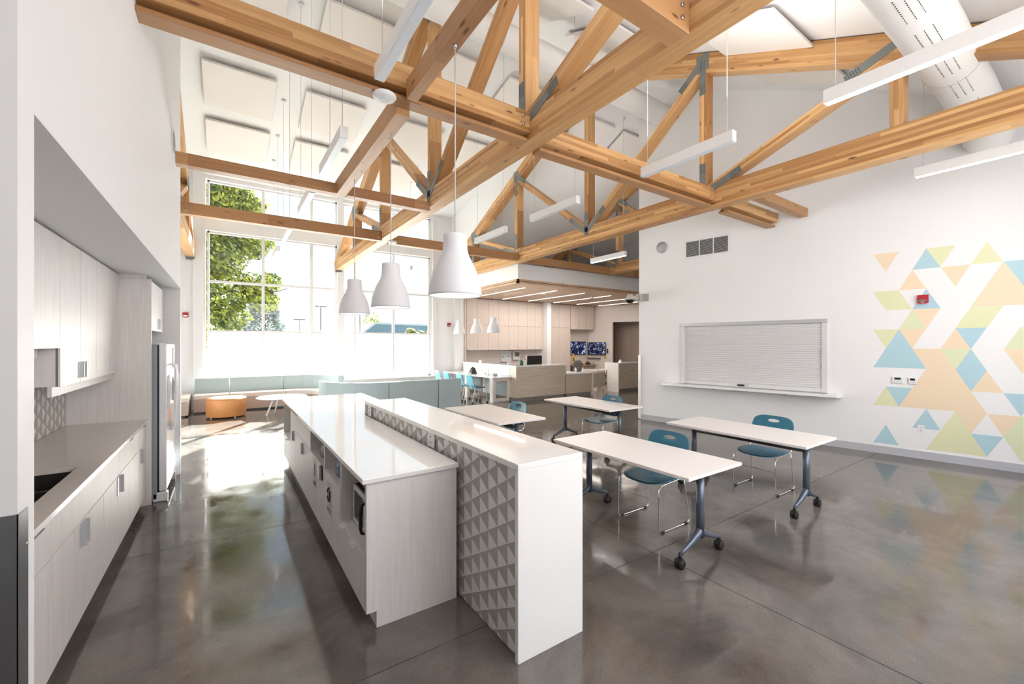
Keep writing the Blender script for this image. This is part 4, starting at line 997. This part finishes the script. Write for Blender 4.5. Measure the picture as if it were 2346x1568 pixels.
part('seat', B(-2.15, -.73, 12.28, 13.4, .34, .45), 'tanseat', t, bevel=.015); part('base', B(-2.14, -.74, 12.30, 13.4, .035, .338), 'tan', t, bevel=.006); part('foot_rail', B(-2.1, -.80, 12.35, 13.35, 0, .034), 'black', t)
t = thing('ottoman', 'round orange ottoman in front of the window bench', 'ottoman', (0, 11.9, 0))
part('drum', MB().lathe([(0,.03),(.385,.03),(.395,.04),(.398,.42),(.39,.445),(.36,.455),(0,.458)], (0,11.9,0), 56), 'orange', t)
part('piping', MB().tube([(.399*math.cos(a*PI/24), 11.9+.399*math.sin(a*PI/24), .425) for a in range(48)], .005, 6, True), 'orange', t)
for a in (30, 120, 210, 300): part('foot', MB().disc((.33*math.cos(R(a)), 11.9+.33*math.sin(R(a)), 0), (0,0,1), .02, .032, 10), 'white', t)
t = thing('coffee_table', 'round white coffee table on splayed white legs', 'table', (1.12, 11.6, 0))
part('tabletop', MB().lathe([(0,.395),(.535,.395),(.55,.405),(.55,.414),(.54,.422),(0,.422)], (1.12,11.6,0), 56), 'white', t)
for a in (20, 110, 200, 290):
    ca, sa = math.cos(R(a)), math.sin(R(a)); part('leg', MB().tube([(1.12+.20*ca, 11.6+.20*sa, .395), (1.12+.36*ca, 11.6+.36*sa, 0.0)], .018, 10), 'white', t)

# ================================================================== RECEPTION
# soffit: wood slats panel with light slots
t = thing('reception_soffit', 'wood-faced reception soffit hanging under the white bulkhead', 'soffit', (10.5, 11.7, 3.38))
part('lining', B(6.70, 15.2, 9.54, 13.95, 3.385, 3.40), 'soffit', t)
for k, (a, b2) in enumerate((((6.63, 9.47), (15.2, 9.54)), ((6.63, 9.47), (6.70, 13.6)))):
    part('fascia', B(a[0], b2[0], a[1], b2[1], 3.375, 3.43), 'soffit', t, bevel=.003); part('fascia', B(a[0]+.015, b2[0], a[1]+.015, b2[1], 3.445, 3.50), 'soffit', t, bevel=.003)
for x in [7.1+.16*i for i in range(0)]: pass
for x in (7.40, 8.65, 9.85, 11.13, 12.43, 13.72):
    part('light_slot', B(x-.02, x+.02, 10.2, 13.3, 3.378, 3.386), 'led_soft', t)
part('air_slot', B(7.94, 7.97, 11.1, 12.2, 3.378, 3.386), 'white', t)
for x, y in ((8.7, 10.9), (10.9, 10.9)): part('sprinkler', MB().disc((x, y, 3.34), (0,0,1), .07, .045, 18), 'white', t)
# wall of cupboards: one thing per cupboard column
CY = 13.58
def rc(x0, x1, zs, label, handles=1, ytop=3.37):
    t = thing('reception_cupboard', label, 'cabinet', ((x0+x1)/2, CY+.18, zs[0]), 'reception wall cupboards')
    part('body', B(x0+.002, x1-.002, CY+.022, 13.96, zs[0], zs[-1]), 'lamr', t)
    for a, b2 in zip(zs, zs[1:]):
        d = part('door', B(x0+.004, x1-.004, CY, CY+.02, a+.004, b2-.004), 'lamr', t)
        if handles and b2-a < 1.5: part('handle', B(x0+.02, x0+.05, CY-.02, CY, a+.04, a+.15), 'white', d)
        elif handles: part('handle', B(x0+.02, x0+.05, CY-.02, CY, 1.1, 1.25), 'white', d)
edges = [7.24, 7.70, 8.16, 8.63, 9.09, 9.54, 9.98, 10.40, 10.78]
ordn = ['first', 'second', 'third', 'fourth', 'fifth', 'sixth', 'seventh', 'eighth']
for i in range(8): rc(edges[i], edges[i+1], [1.46, 2.38, 3.37], 'pale wood reception wall cupboard over the desk, %s from the window side' % ordn[i])
rc(11.0, 11.65, [.02, 2.38, 3.37], 'tall pale cupboard right of the white pilaster, left leaf', 1); rc(11.65, 12.30, [.02, 2.38, 3.37], 'tall pale cupboard left of the television screens', 1)
for i in range(3): rc(12.32+i*.47, 12.78+i*.47, [2.32, 3.37], 'short pale cupboard above the screens, %s from the tall one' % ordn[i], 0)
solo('side_panel', B(7.15, 7.23, CY, 13.96, 0, 3.37), 'lamr', 'pale wood end panel beside the window wall pier', 'panel')
struct('trim_5', B(10.79, 10.99, 13.3, 13.96, 0, 3.38), 'wall')
struct('wall_reception_back', B(7.2, 13.9, 13.955, 13.968, 0, 3.4), 'recwall')
P0, P1 = Vector((13.72, 13.95, 0)), Vector((14.9, 10.9, 0)); PD = (P1-P0).normalized(); PN = Vector((PD.y, -PD.x, 0))
if PN.x > 0: PN = -PN
def rbox(a, b2, n0, n1, z0, z1):
    q = [P0+PD*a+PN*n0, P0+PD*b2+PN*n0, P0+PD*b2+PN*n1, P0+PD*a+PN*n1]
    return MB().hexa([(p.x,p.y,z0) for p in q], [(p.x,p.y,z1) for p in q])
m = MB()
for a, b2, z0, z1 in ((0, 1.17, 0, 3.4), (1.17, 3.4, 2.65, 3.4), (3.0, 3.4, 0, 2.65)):
    g = rbox(a, b2, -.12, 0, z0, z1); m.add(g.v, g.f)
struct('wall_reception_right', m, 'recwall')
g = rbox(.9, 3.6, -1.0, -.95, 0, 3.4); struct('wall_corridor', g, 'brownwall')
def desk_panel(name, x0, x1, y0, y1, zt, label, mat='lamh', top='quartz'):
    t = thing(name, label, 'counter', ((x0+x1)/2, (y0+y1)/2, 0)); part('front', B(x0, x1, y0, y1, .12, zt-.04), mat, t)
    part('kick', B(x0+.02, x1-.02, y0+.02, y1-.02, 0, .12), 'stone', t); part('top', B(x0-.02, x1+.01, y0-.02, y1+.02, zt-.04, zt), top, t, bevel=.003); return t
t = desk_panel('reception_counter', 6.95, 8.84, 10.0, 10.32, 1.06, 'high front section of the wooden reception counter')
part('end_cap', B(8.84, 8.875, 9.98, 10.34, .74, 1.06), 'quartz', t)
t = desk_panel('reception_counter', 8.88, 10.0, 10.0, 10.32, .76, 'low front section of the reception counter, right of the high one')
part('end_cap', B(10.0, 10.05, 9.97, 10.34, 0, .76), 'quartz', t)
t = desk_panel('reception_counter', 6.95, 7.22, 10.345, 13.3, 1.06, 'side wing of the reception counter behind the laptop bar', 'white')
t = thing('swing_gate', 'low wooden swing gate between the reception counters', 'gate', (10.4, 10.15, .2))
part('leaf', B(10.08, 10.80, 10.14, 10.17, .22, .72), 'lamh', t); part('post', B(10.81, 10.86, 10.12, 10.19, 0, .80), 'lamr', t)
for z in (.33, .60): part('hinge', B(10.79, 10.82, 10.12, 10.14, z-.04, z+.04), 'black', t)
t = desk_panel('reception_counter', 11.32, 13.2, 10.0, 10.3, 1.03, 'separate high counter at the right of the reception, by the white wall')
part('end_cap', B(11.28, 11.32, 9.99, 10.62, 0, 1.03), 'quartz', t)
t = thing('inner_desk', 'inner white desk beyond the swing gate', 'desk', (11.4, 10.9, 0))
part('top', B(10.9, 11.9, 10.65, 11.3, .72, .75), 'quartz', t); part('side', B(10.92, 10.95, 10.66, 11.3, 0, .72), 'lamr', t); part('side', B(11.85, 11.88, 10.66, 11.3, 0, .72), 'lamr', t)
t = thing('back_counter', 'long wooden worktop under the television screens', 'desk', (12.5, 13.5, 0))
part('top', B(12.31, 13.6, 13.2, 13.95, .74, .77), 'board', t); part('front', B(12.31, 13.55, 13.3, 13.34, .05, .74), 'lamr', t)
# laptop bar with framed end panels
t = thing('laptop_counter', 'white laptop counter with framed glass end panels beside the reception', 'counter', (6.6, 11.8, 0))
part('top', B(6.28, 6.93, 10.22, 13.4, .70, .73), 'quartz', t, bevel=.003)
for y in (10.28, 11.82):
    part('upright', B(6.30, 6.34, y-.03, y+.12, 0, .70), 'quartz', t)
    f = MB(); f.box(6.345, 6.90, y, y+.04, .60, .69); f.box(6.345, 6.90, y, y+.04, .03, .12); f.box(6.345, 6.43, y, y+.04, .12, .60); f.box(6.82, 6.90, y, y+.04, .12, .60)
    fr = part('frame', f, 'lamr', t); part('glass', B(6.43, 6.82, y+.015, y+.022, .12, .60), 'glass', fr)
def task_chair(label):
    t = thing('task_chair', label, 'chair', (0,0,0), 'blue chairs at the laptop counter')
    def sf(u, v):
        v = .02+.98*v; x, y = sup(2*PI*u, .21*v, .22*v, 3.2); return (x-.02, y, .46-.03*(1-(y/.22)**2)), (0,0,1)
    def bf(u, v):
        v = .03+.97*v; y, z = sup(2*PI*u, .20*v, .19*v, 3.2); return (.20+.22*(z+.1)-.3*y*y, y, z+.64), (1,0,-.2)
    part('seat', sheet(sf, 28, 4, .03), 'teal', t); part('backrest', sheet(bf, 28, 5, .012), 'teal_lit', t)
    for s in (-1, 1):
        for x0, x1 in ((-.16, -.24), (.15, .25)): part('leg', MB().tube([(x0,.20*s,.44),(x1,.22*s,.06)], .010, 8), 'white', t)
        for x1 in (-.24, .25): part('caster', MB().disc((x1,.22*s-.012,.03), (0,1,0), .03, .026, 12), 'black', t)
        part('back_arm', MB().tube([(.12,.205*s,.445),(.19,.205*s,.47),(.22,.20*s,.60)], .009, 8), 'white', t)
    return t
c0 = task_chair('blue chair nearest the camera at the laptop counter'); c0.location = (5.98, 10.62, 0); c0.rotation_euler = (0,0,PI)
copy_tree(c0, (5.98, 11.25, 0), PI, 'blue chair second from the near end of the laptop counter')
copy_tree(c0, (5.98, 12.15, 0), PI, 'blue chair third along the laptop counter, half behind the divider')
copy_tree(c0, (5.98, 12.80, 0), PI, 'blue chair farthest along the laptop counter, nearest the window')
t = thing('desk_phone', 'black desk phone on the white laptop counter', 'phone', (6.6, 12.0, .73))
part('base', MB().hexa([(6.5,11.88,.731),(6.72,11.88,.731),(6.72,12.1,.731),(6.5,12.1,.731)], [(6.56,11.90,.90),(6.66,11.90,.92),(6.66,12.08,.92),(6.56,12.08,.90)]), 'black', t, bevel=.006)
part('handset', MB().tube([(6.48,11.90,.78),(6.50,11.90,.84),(6.56,11.90,.94),(6.60,11.90,.93)], .02, 8), 'black', t); part('screen', B(6.60, 6.65, 11.94, 12.04, .92, .925), 'grille', t)
solo('tissue_box', B(6.62, 6.76, 10.72, 10.88, .731, .80), 'fridge_side', 'small grey box on the near end of the laptop counter', 'box', bevel=.004)
t = thing('sanitiser_bottle', 'clear pump bottle standing on the laptop counter', 'bottle', (6.62, 11.02, .731))
part('bottle', MB().lathe([(0,0),(.035,0),(.037,.01),(.037,.11),(.015,.14),(.012,.15),(0,.15)], (6.62,11.02,.731), 18), 'white', t); part('pump', MB().tube([(6.62,11.02,.88),(6.62,11.02,.92),(6.59,11.02,.925)], .006, 6), 'grille', t)
def screen(name, q, label, cat, mat='screen'): pass
t = thing('computer_monitor', 'black computer monitor seen from behind on the high reception counter', 'monitor', (8.0, 10.5, .8))
part('panel', B(7.72, 8.30, 10.50, 10.53, 1.02, 1.33), 'screen', t, bevel=.004); part('bezel', B(7.705, 8.315, 10.531, 10.55, 1.005, 1.345), 'white', t); part('stand', B(7.97, 8.05, 10.55, 10.60, .74, 1.1), 'grille', t)
t = thing('support_desk', 'working surface behind the high reception counter', 'desk', (8.0, 10.8, 0)); part('top', B(7.24, 9.9, 10.36, 11.1, .71, .74), 'quartz', t); part('side', B(9.86, 9.89, 10.37, 11.1, 0, .71), 'lamr', t); part('side', B(7.26, 7.29, 10.37, 11.1, 0, .71), 'lamr', t)
t = thing('flower_pot', 'dark green bottle with red blooms on the high reception counter', 'pot', (7.27, 10.2, 1.06))
part('bottle', MB().lathe([(0,0),(.05,0),(.055,.01),(.055,.10),(.03,.14),(.022,.15),(0,.15)], (7.27,10.18,1.061), 16), 'green', t)
for dx, dz in ((.06,.22),(.14,.15),(-.05,.2)):
    st = part('stem', MB().tube([(7.27,10.18,1.2),(7.27+dx,10.18,1.08+dz)], .004, 5), 'green', t); part('bloom', MB().lathe([(0,-.02),(.018,-.01),(.02,.005),(0,.018)], (7.27+dx,10.18,1.09+dz), 8), 'red', st)
for k, (x, z, lab) in enumerate(((7.04, 1.06, 'small white card holder at the corner of the high reception counter'),)):
    solo('card_holder', B(x-.06, x+.06, 10.5, 10.53, z+.001, z+.09), 'white', lab, 'card holder', bevel=.003)
solo('card_holder', B(7.05, 7.08, 12.2, 12.35, 1.061, 1.14), 'white', 'small white card holder on the side wing of the reception counter', 'card holder', bevel=.003)
t = thing('notice_board', 'white wall panel with a small dark diamond mark and lettering', 'sign', (9.4, 13.9, 1.1))
part('panel', B(8.95, 9.42, 13.90, 13.95, .98, 1.42), 'fridge', t); part('diamond', MB().hexa([(9.03,13.9,1.14),(9.06,13.9,1.17),(9.03,13.9,1.20),(9.0,13.9,1.17)], [(9.03,13.895,1.14),(9.06,13.895,1.17),(9.03,13.895,1.20),(9.0,13.895,1.17)]), 'ink', t)
part('text_lines', MB().box(9.2,9.38,13.895,13.9,1.20,1.212).box(9.2,9.38,13.895,13.9,1.175,1.185), 'mesh_grey', t)
t = thing('time_clock', 'white wall box with a dark glass front behind the reception counter', 'wall box', (9.7, 13.9, 1.1))
part('case', B(9.50, 9.84, 13.86, 13.95, 1.05, 1.40), 'white', t, bevel=.006); part('window', B(9.57, 9.79, 13.855, 13.86, 1.18, 1.35), 'mesh_grey', t)
# television screens
t = thing('television', 'left television screen showing camera pictures', 'television', (12.85, 13.9, 1.2))
part('case', B(12.48, 13.52, 13.90, 13.945, 1.21, 1.79), 'black', t, bevel=.004); part('picture', B(12.50, 13.50, 13.896, 13.899, 1.235, 1.77), 'cctv', t)
t = thing('television', 'right television screen showing camera pictures, on the side wall', 'television', tuple(P0+PD*.45+Vector((0,0,1.2))))
part('case', rbox(.02, .88, .06, .11, 1.20, 1.76), 'black', t, bevel=.004); part('picture', rbox(.045, .855, .1105, .113, 1.225, 1.735), 'cctv', t)
solo('wall_shelf', rbox(-.0, .62, .001, .14, 1.04, 1.06), 'black', 'thin dark shelf under the right television', 'shelf')
solo('yellow_tag', rbox(.78, .88, .001, .02, 1.02, 1.14), 'yellow', 'yellow wall box right below the right television', 'wall box', bevel=.003)
solo('wall_phone', rbox(.92, .97, .001, .06, 1.28, 1.46), 'black', 'dark wall phone beside the right television', 'phone', bevel=.006)
# small things on the back worktop and low counter
solo('desk_speaker', MB().lathe([(0,0),(.10,0),(.10,.05),(.07,.12),(.03,.14),(0,.14)], (13.2,13.45,.77), 18), 'black', 'black rounded device on the worktop under the screens', 'device')
solo('paper_tray', B(12.55, 12.85, 13.35, 13.6, .771, .83), 'black', 'black paper tray on the worktop under the left screen', 'tray', bevel=.004)
solo('file_stack', B(13.34, 13.54, 13.35, 13.6, .771, .86), 'grille', 'grey stack of files at the right of the back worktop', 'files', bevel=.003)
t = thing('hanging_jacket', 'yellow and black jacket hanging by the tall cupboard', 'jacket', (12.36, 13.4, .85))
part('cloth', MB().hexa([(12.33,13.42,.80),(12.46,13.40,.80),(12.46,13.5,.80),(12.33,13.5,.80)], [(12.33,13.44,1.25),(12.37,13.43,1.27),(12.37,13.48,1.27),(12.33,13.49,1.25)]), 'yellow', t, bevel=.01); part('trim', MB().hexa([(12.33,13.40,.80),(12.38,13.395,.80),(12.38,13.405,.80),(12.33,13.41,.80)],[(12.33,13.425,1.1),(12.35,13.42,1.1),(12.35,13.43,1.1),(12.33,13.435,1.1)]), 'black', t)
for k, (x, h, r_, mat, lab) in enumerate(((9.42, .17, .035, 'white', 'tall white spray bottle on the low reception counter'), (9.75, .13, .045, 'white', 'squat white pump bottle on the low reception counter'))):
    t = thing('pump_bottle', lab, 'bottle', (x, 10.15, .76)); part('bottle', MB().lathe([(0,0),(r_,0),(r_,h*.7),(r_*.4,h*.85),(r_*.3,h),(0,h)], (x,10.15,.761), 18), mat, t)
    part('nozzle', MB().tube([(x,10.15,.76+h),(x,10.15,.79+h),(x-.03,10.15,.795+h)], .008, 6), 'black' if k == 0 else 'white', t)
t = thing('office_chair', 'grey mesh office chair behind the swing gate', 'chair', (10.9, 11.6, 0))
def ob(u, v):
    v = .03+.97*v; x, z = sup(2*PI*u, .24*v, .27*v, 3.0); return (x+11.25, 12.0+.35*x*x, z+.80), (0,-1,0)
def osf(u, v):
    v = .03+.97*v; x, y = sup(2*PI*u, .24*v, .24*v, 3.0); return (x+11.25, y+12.25, .48), (0,0,1)
part('backrest', sheet(ob, 28, 5, .03), 'mesh_grey', t); part('seat', sheet(osf, 28, 4, .06), 'black', t); part('column', MB().tube([(11.25,12.25,.1),(11.25,12.25,.46)], .03, 10), 'black', t)
part('back_support', MB().tube([(11.25,12.25,.44),(11.25,12.06,.46),(11.25,12.04,.7)], .025, 8), 'white', t)
m = MB()
for k in range(5):
    a = R(72*k+10); m.bar((11.25,12.25,.10), (11.25+.3*math.cos(a), 12.25+.3*math.sin(a), .07), .04, .03); m.disc((11.25+.29*math.cos(a), 12.25+.29*math.sin(a), .03), (-math.sin(a), math.cos(a), 0), .03, .03, 10)
part('star_base', m, 'black', t)
solo('folded_leaflet', MB().hexa([(11.5,10.1,1.031),(11.62,10.1,1.031),(11.62,10.2,1.031),(11.5,10.2,1.031)], [(11.55,10.14,1.14),(11.58,10.14,1.14),(11.58,10.16,1.14),(11.55,10.16,1.14)]), 'paper', 'white peaked tissue or leaflet on the right reception counter', 'leaflet')

# ================================================================== OUTSIDE
struct('ground', B(-60, 90, 14.0, 160, -.45, -.25), 'ground')
def foliage(parent, blobs, n, size, mat, seed, name='foliage', flat=.5):
    rn = random.Random(seed); m = MB(); m.fix = False; vol = [b[3]**2 for b in blobs]; tot = sum(vol)
    for b, w_ in zip(blobs, vol):
        for _ in range(int(n*w_/tot)):
            d = Vector((rn.gauss(0,1), rn.gauss(0,1), rn.gauss(0,1))).normalized(); rr = b[3]*(.55+.5*rn.random()**.6)
            c = Vector(b[:3])+Vector((d.x*rr, d.y*rr, d.z*rr*.8)); nrm = (d+Vector((rn.gauss(0,.6), rn.gauss(0,.6), rn.gauss(0,.6)+.4))).normalized()
            u = nrm.cross(Vector((rn.random(), rn.random(), rn.random()))).normalized(); v = nrm.cross(u); s = size*(.6+.8*rn.random())
            m.add([c-u*s, c+v*s*.55, c+u*s+nrm*s*.25, c-v*s*.55], [(0,1,2,3)])
    return part(name, m, mat, parent, kind='stuff')
def limb(m, p0, p1, r0, r1, k=5, seed=0, wob=.12):
    rn = random.Random(seed); p0 = Vector(p0); p1 = Vector(p1); L = (p1-p0).length
    pts = [p0.lerp(p1, i/k)+Vector((rn.uniform(-1,1), rn.uniform(-1,1), rn.uniform(-1,1)))*wob*L*(0 < i < k)*.5 for i in range(k+1)]
    m.tube(pts, [r0+(r1-r0)*i/k for i in range(k+1)], 7)
t = thing('maple_tree', 'leafy maple tree filling the left window panes', 'tree', (-2.6, 21.5, -.25))
m = MB(); limb(m, (-2.6,21.5,-.25), (-2.4,21.4,3.6), .34, .26, 4, 1, .03); limb(m, (-2.4,21.4,2.3), (.4,20.9,4.2), .13, .05, 6, 2); limb(m, (-2.4,21.4,3.4), (-.9,21.2,8.6), .2, .05, 6, 3)
limb(m, (-2.4,21.4,3.5), (-4.8,21.6,8), .18, .05, 6, 4); limb(m, (-.6,21.0,3.6), (2.2,20.6,4.1), .05, .015, 6, 5); limb(m, (-1.2,21.1,3.1), (-.2,20.9,6.2), .08, .03, 6, 6)
limb(m, (-1.6,21.2,6.2), (1.1,20.7,7.0), .08, .02, 6, 7); part('trunk', m, 'bark', t)
rn = random.Random(3); bl = [(1.0,20.9,6.1,.75), (1.3,20.8,3.5,.62), (.2,20.9,7.6,1.0), (-.2,21.0,5.3,1.0), (-2.2,21.5,5.2,2.3), (-1.0,21.2,8.0,1.9), (-.2,21.0,4.0,1.25), (.9,20.8,4.2,.62), (1.55,20.7,4.35,.5), (.5,20.9,6.6,.95), (.2,20.9,9.0,1.15), (-.7,21.0,2.4,1.15), (.1,20.9,2.9,.8), (.9,20.8,7.5,.55), (-3,21.5,9.5,2.2), (-.6,20.9,5.6,1.0), (.9,20.8,5.7,.55), (-3.8,21.5,7,2.4), (-.2,20.8,10.2,1.0)]
foliage(t, bl, 30000, .10, 'leaf', 11)
t = thing('spruce_tree', 'dark green spruce standing right of the maple', 'tree', (1.95, 31, -.25))
part('trunk', MB().tube([(1.95,31,-.25),(1.95,31,5.4)], [.18,.03], 8), 'bark', t)
m = MB(); m.fix = False; rn = random.Random(5)
for i in range(14000):
    z = rn.random()**1.2; rad = 2.3*(1-z)*(0.45+.55*rn.random())*(1+.12*math.sin(z*40)); a = rn.random()*2*PI; c = Vector((1.95+rad*math.cos(a), 31+rad*math.sin(a), -.1+5.7*z)); d = Vector((math.cos(a), math.sin(a), .25)); u = d*.2; v = Vector((-math.sin(a), math.cos(a), rn.uniform(-.4,.4)))*.045
    m.add([c, c+u*.5+v, c+u, c+u*.5-v], [(0,1,2,3)])
part('needles', m, 'needle', t, kind='stuff')
def bush(x, y, r_, h, label, n=900, s=.16, mat='bush', seed=1):
    t = thing('bush', label, 'bush', (x, y, -.25), 'bushes beyond the parking area')
    part('stems', MB().tube([(x,y,-.25),(x+.1,y,h*.5)], [.08,.03], 6), 'bark', t)
    rn = random.Random(seed); foliage(t, [(x+rn.uniform(-.6,.6)*r_, y+rn.uniform(-.3,.3)*r_, h*rn.uniform(.35,.75), r_*rn.uniform(.4,.7)) for _ in range(6)], n, s, mat, seed)
bush(6.2, 55, 2.2, 3.2, 'yellowish bush right of the spruce', seed=2); bush(8.3, 57, 1.6, 2.9, 'low yellowish bush left of the tall lamp post', seed=3)
bush(10.1, 56, 1.7, 3.6, 'bush around the foot of the tall lamp post', seed=4); bush(12.3, 58, 1.4, 3.2, 'bush left of the window pier', seed=5)
bush(14.8, 58, 1.3, 3.0, 'small bush right of the window pier', seed=6); bush(17.6, 60, 1.3, 3.6, 'bush left of the blue warehouse', seed=7)
bush(23.4, 78, 3.4, 8.4, 'tree top showing above the warehouse roof', 1500, .22, seed=8); bush(15.9, 40, 1.3, 3.9, 'bright green bush in front of the warehouse', 1600, .15, 'leaf', seed=9)
def lamp_post(x, y, z, label, kind=0, r_=.08):
    t = thing('lamp_post', label, 'lamp post', (x, y, -.25)); part('pole', MB().tube([(x,y,-.25),(x,y,z)], [r_, r_*.8], 8), 'black', t)
    if kind == 0: part('head', B(x-.65, x+.65, y-.1, y+.1, z, z+.1), 'black', t)
    else:
        for s in (-1, 1): part('head', B(x+s*.75-.3, x+s*.75+.3, y-.15, y+.15, z-.1, z+.35), 'wire_dk', t)
        part('arm', B(x-.8, x+.8, y-.04, y+.04, z+.1, z+.18), 'black', t)
lamp_post(9.95, 58, 6.35, 'tall dark lamp post with a flat T head'); lamp_post(7.5, 58, 4.6, 'small distant lamp post left of the tall one', 0, .04)
lamp_post(15.3, 60, 5.6, 'twin-headed floodlight post right of the window pier', 1)
for k, z in enumerate((8.05, 7.72, 7.35, 6.35, 6.0, 5.65, 4.1)):
    solo('power_line', MB().tube([(x, 30, z-.0006*(x-30)**2*.0+.00025*(x-20)**2-.08) for x in range(-12, 50, 4)], .012, 5), 'wire_dk', 'thin power line across the sky, %s from the top' % ['first', 'second', 'third', 'fourth', 'fifth', 'sixth', 'lowest and seventh'][k], 'power line', 'power lines outside')
t = thing('warehouse', 'low blue-grey metal warehouse beyond the windows', 'building', (26, 70, -.25))
y0 = 64
pr = [(16.9,-.25),(36,-.25),(36,4.35),(18.6,4.55),(16.9,3.2)]
part('wall', MB().hexa([(x,y0,z) for x, z in pr], [(x,y0+12,z) for x, z in pr]), 'metal_blue', t)
part('roof', MB().hexa([(16.7,y0-.3,3.1),(18.6,y0-.3,4.56),(36.2,y0-.3,4.36),(36.2,y0-.3,4.62),(18.5,y0-.3,4.84),(16.6,y0-.3,3.3)], [(16.7,y0+12.3,3.1),(18.6,y0+12.3,4.56),(36.2,y0+12.3,4.36),(36.2,y0+12.3,4.62),(18.5,y0+12.3,4.84),(16.6,y0+12.3,3.3)]), 'roof_lt', t)
for i in range(34): part('cladding_rib', B(17.2+i*.53, 17.26+i*.53, y0-.05, y0, -.2, 3.4 if i < 3 else 4.3), 'metal_blue', t)
for i in range(3): part('window', B(21.9+i*1.3, 22.7+i*1.3, y0-.1, y0-.02, 2.95, 3.3), 'white', t)
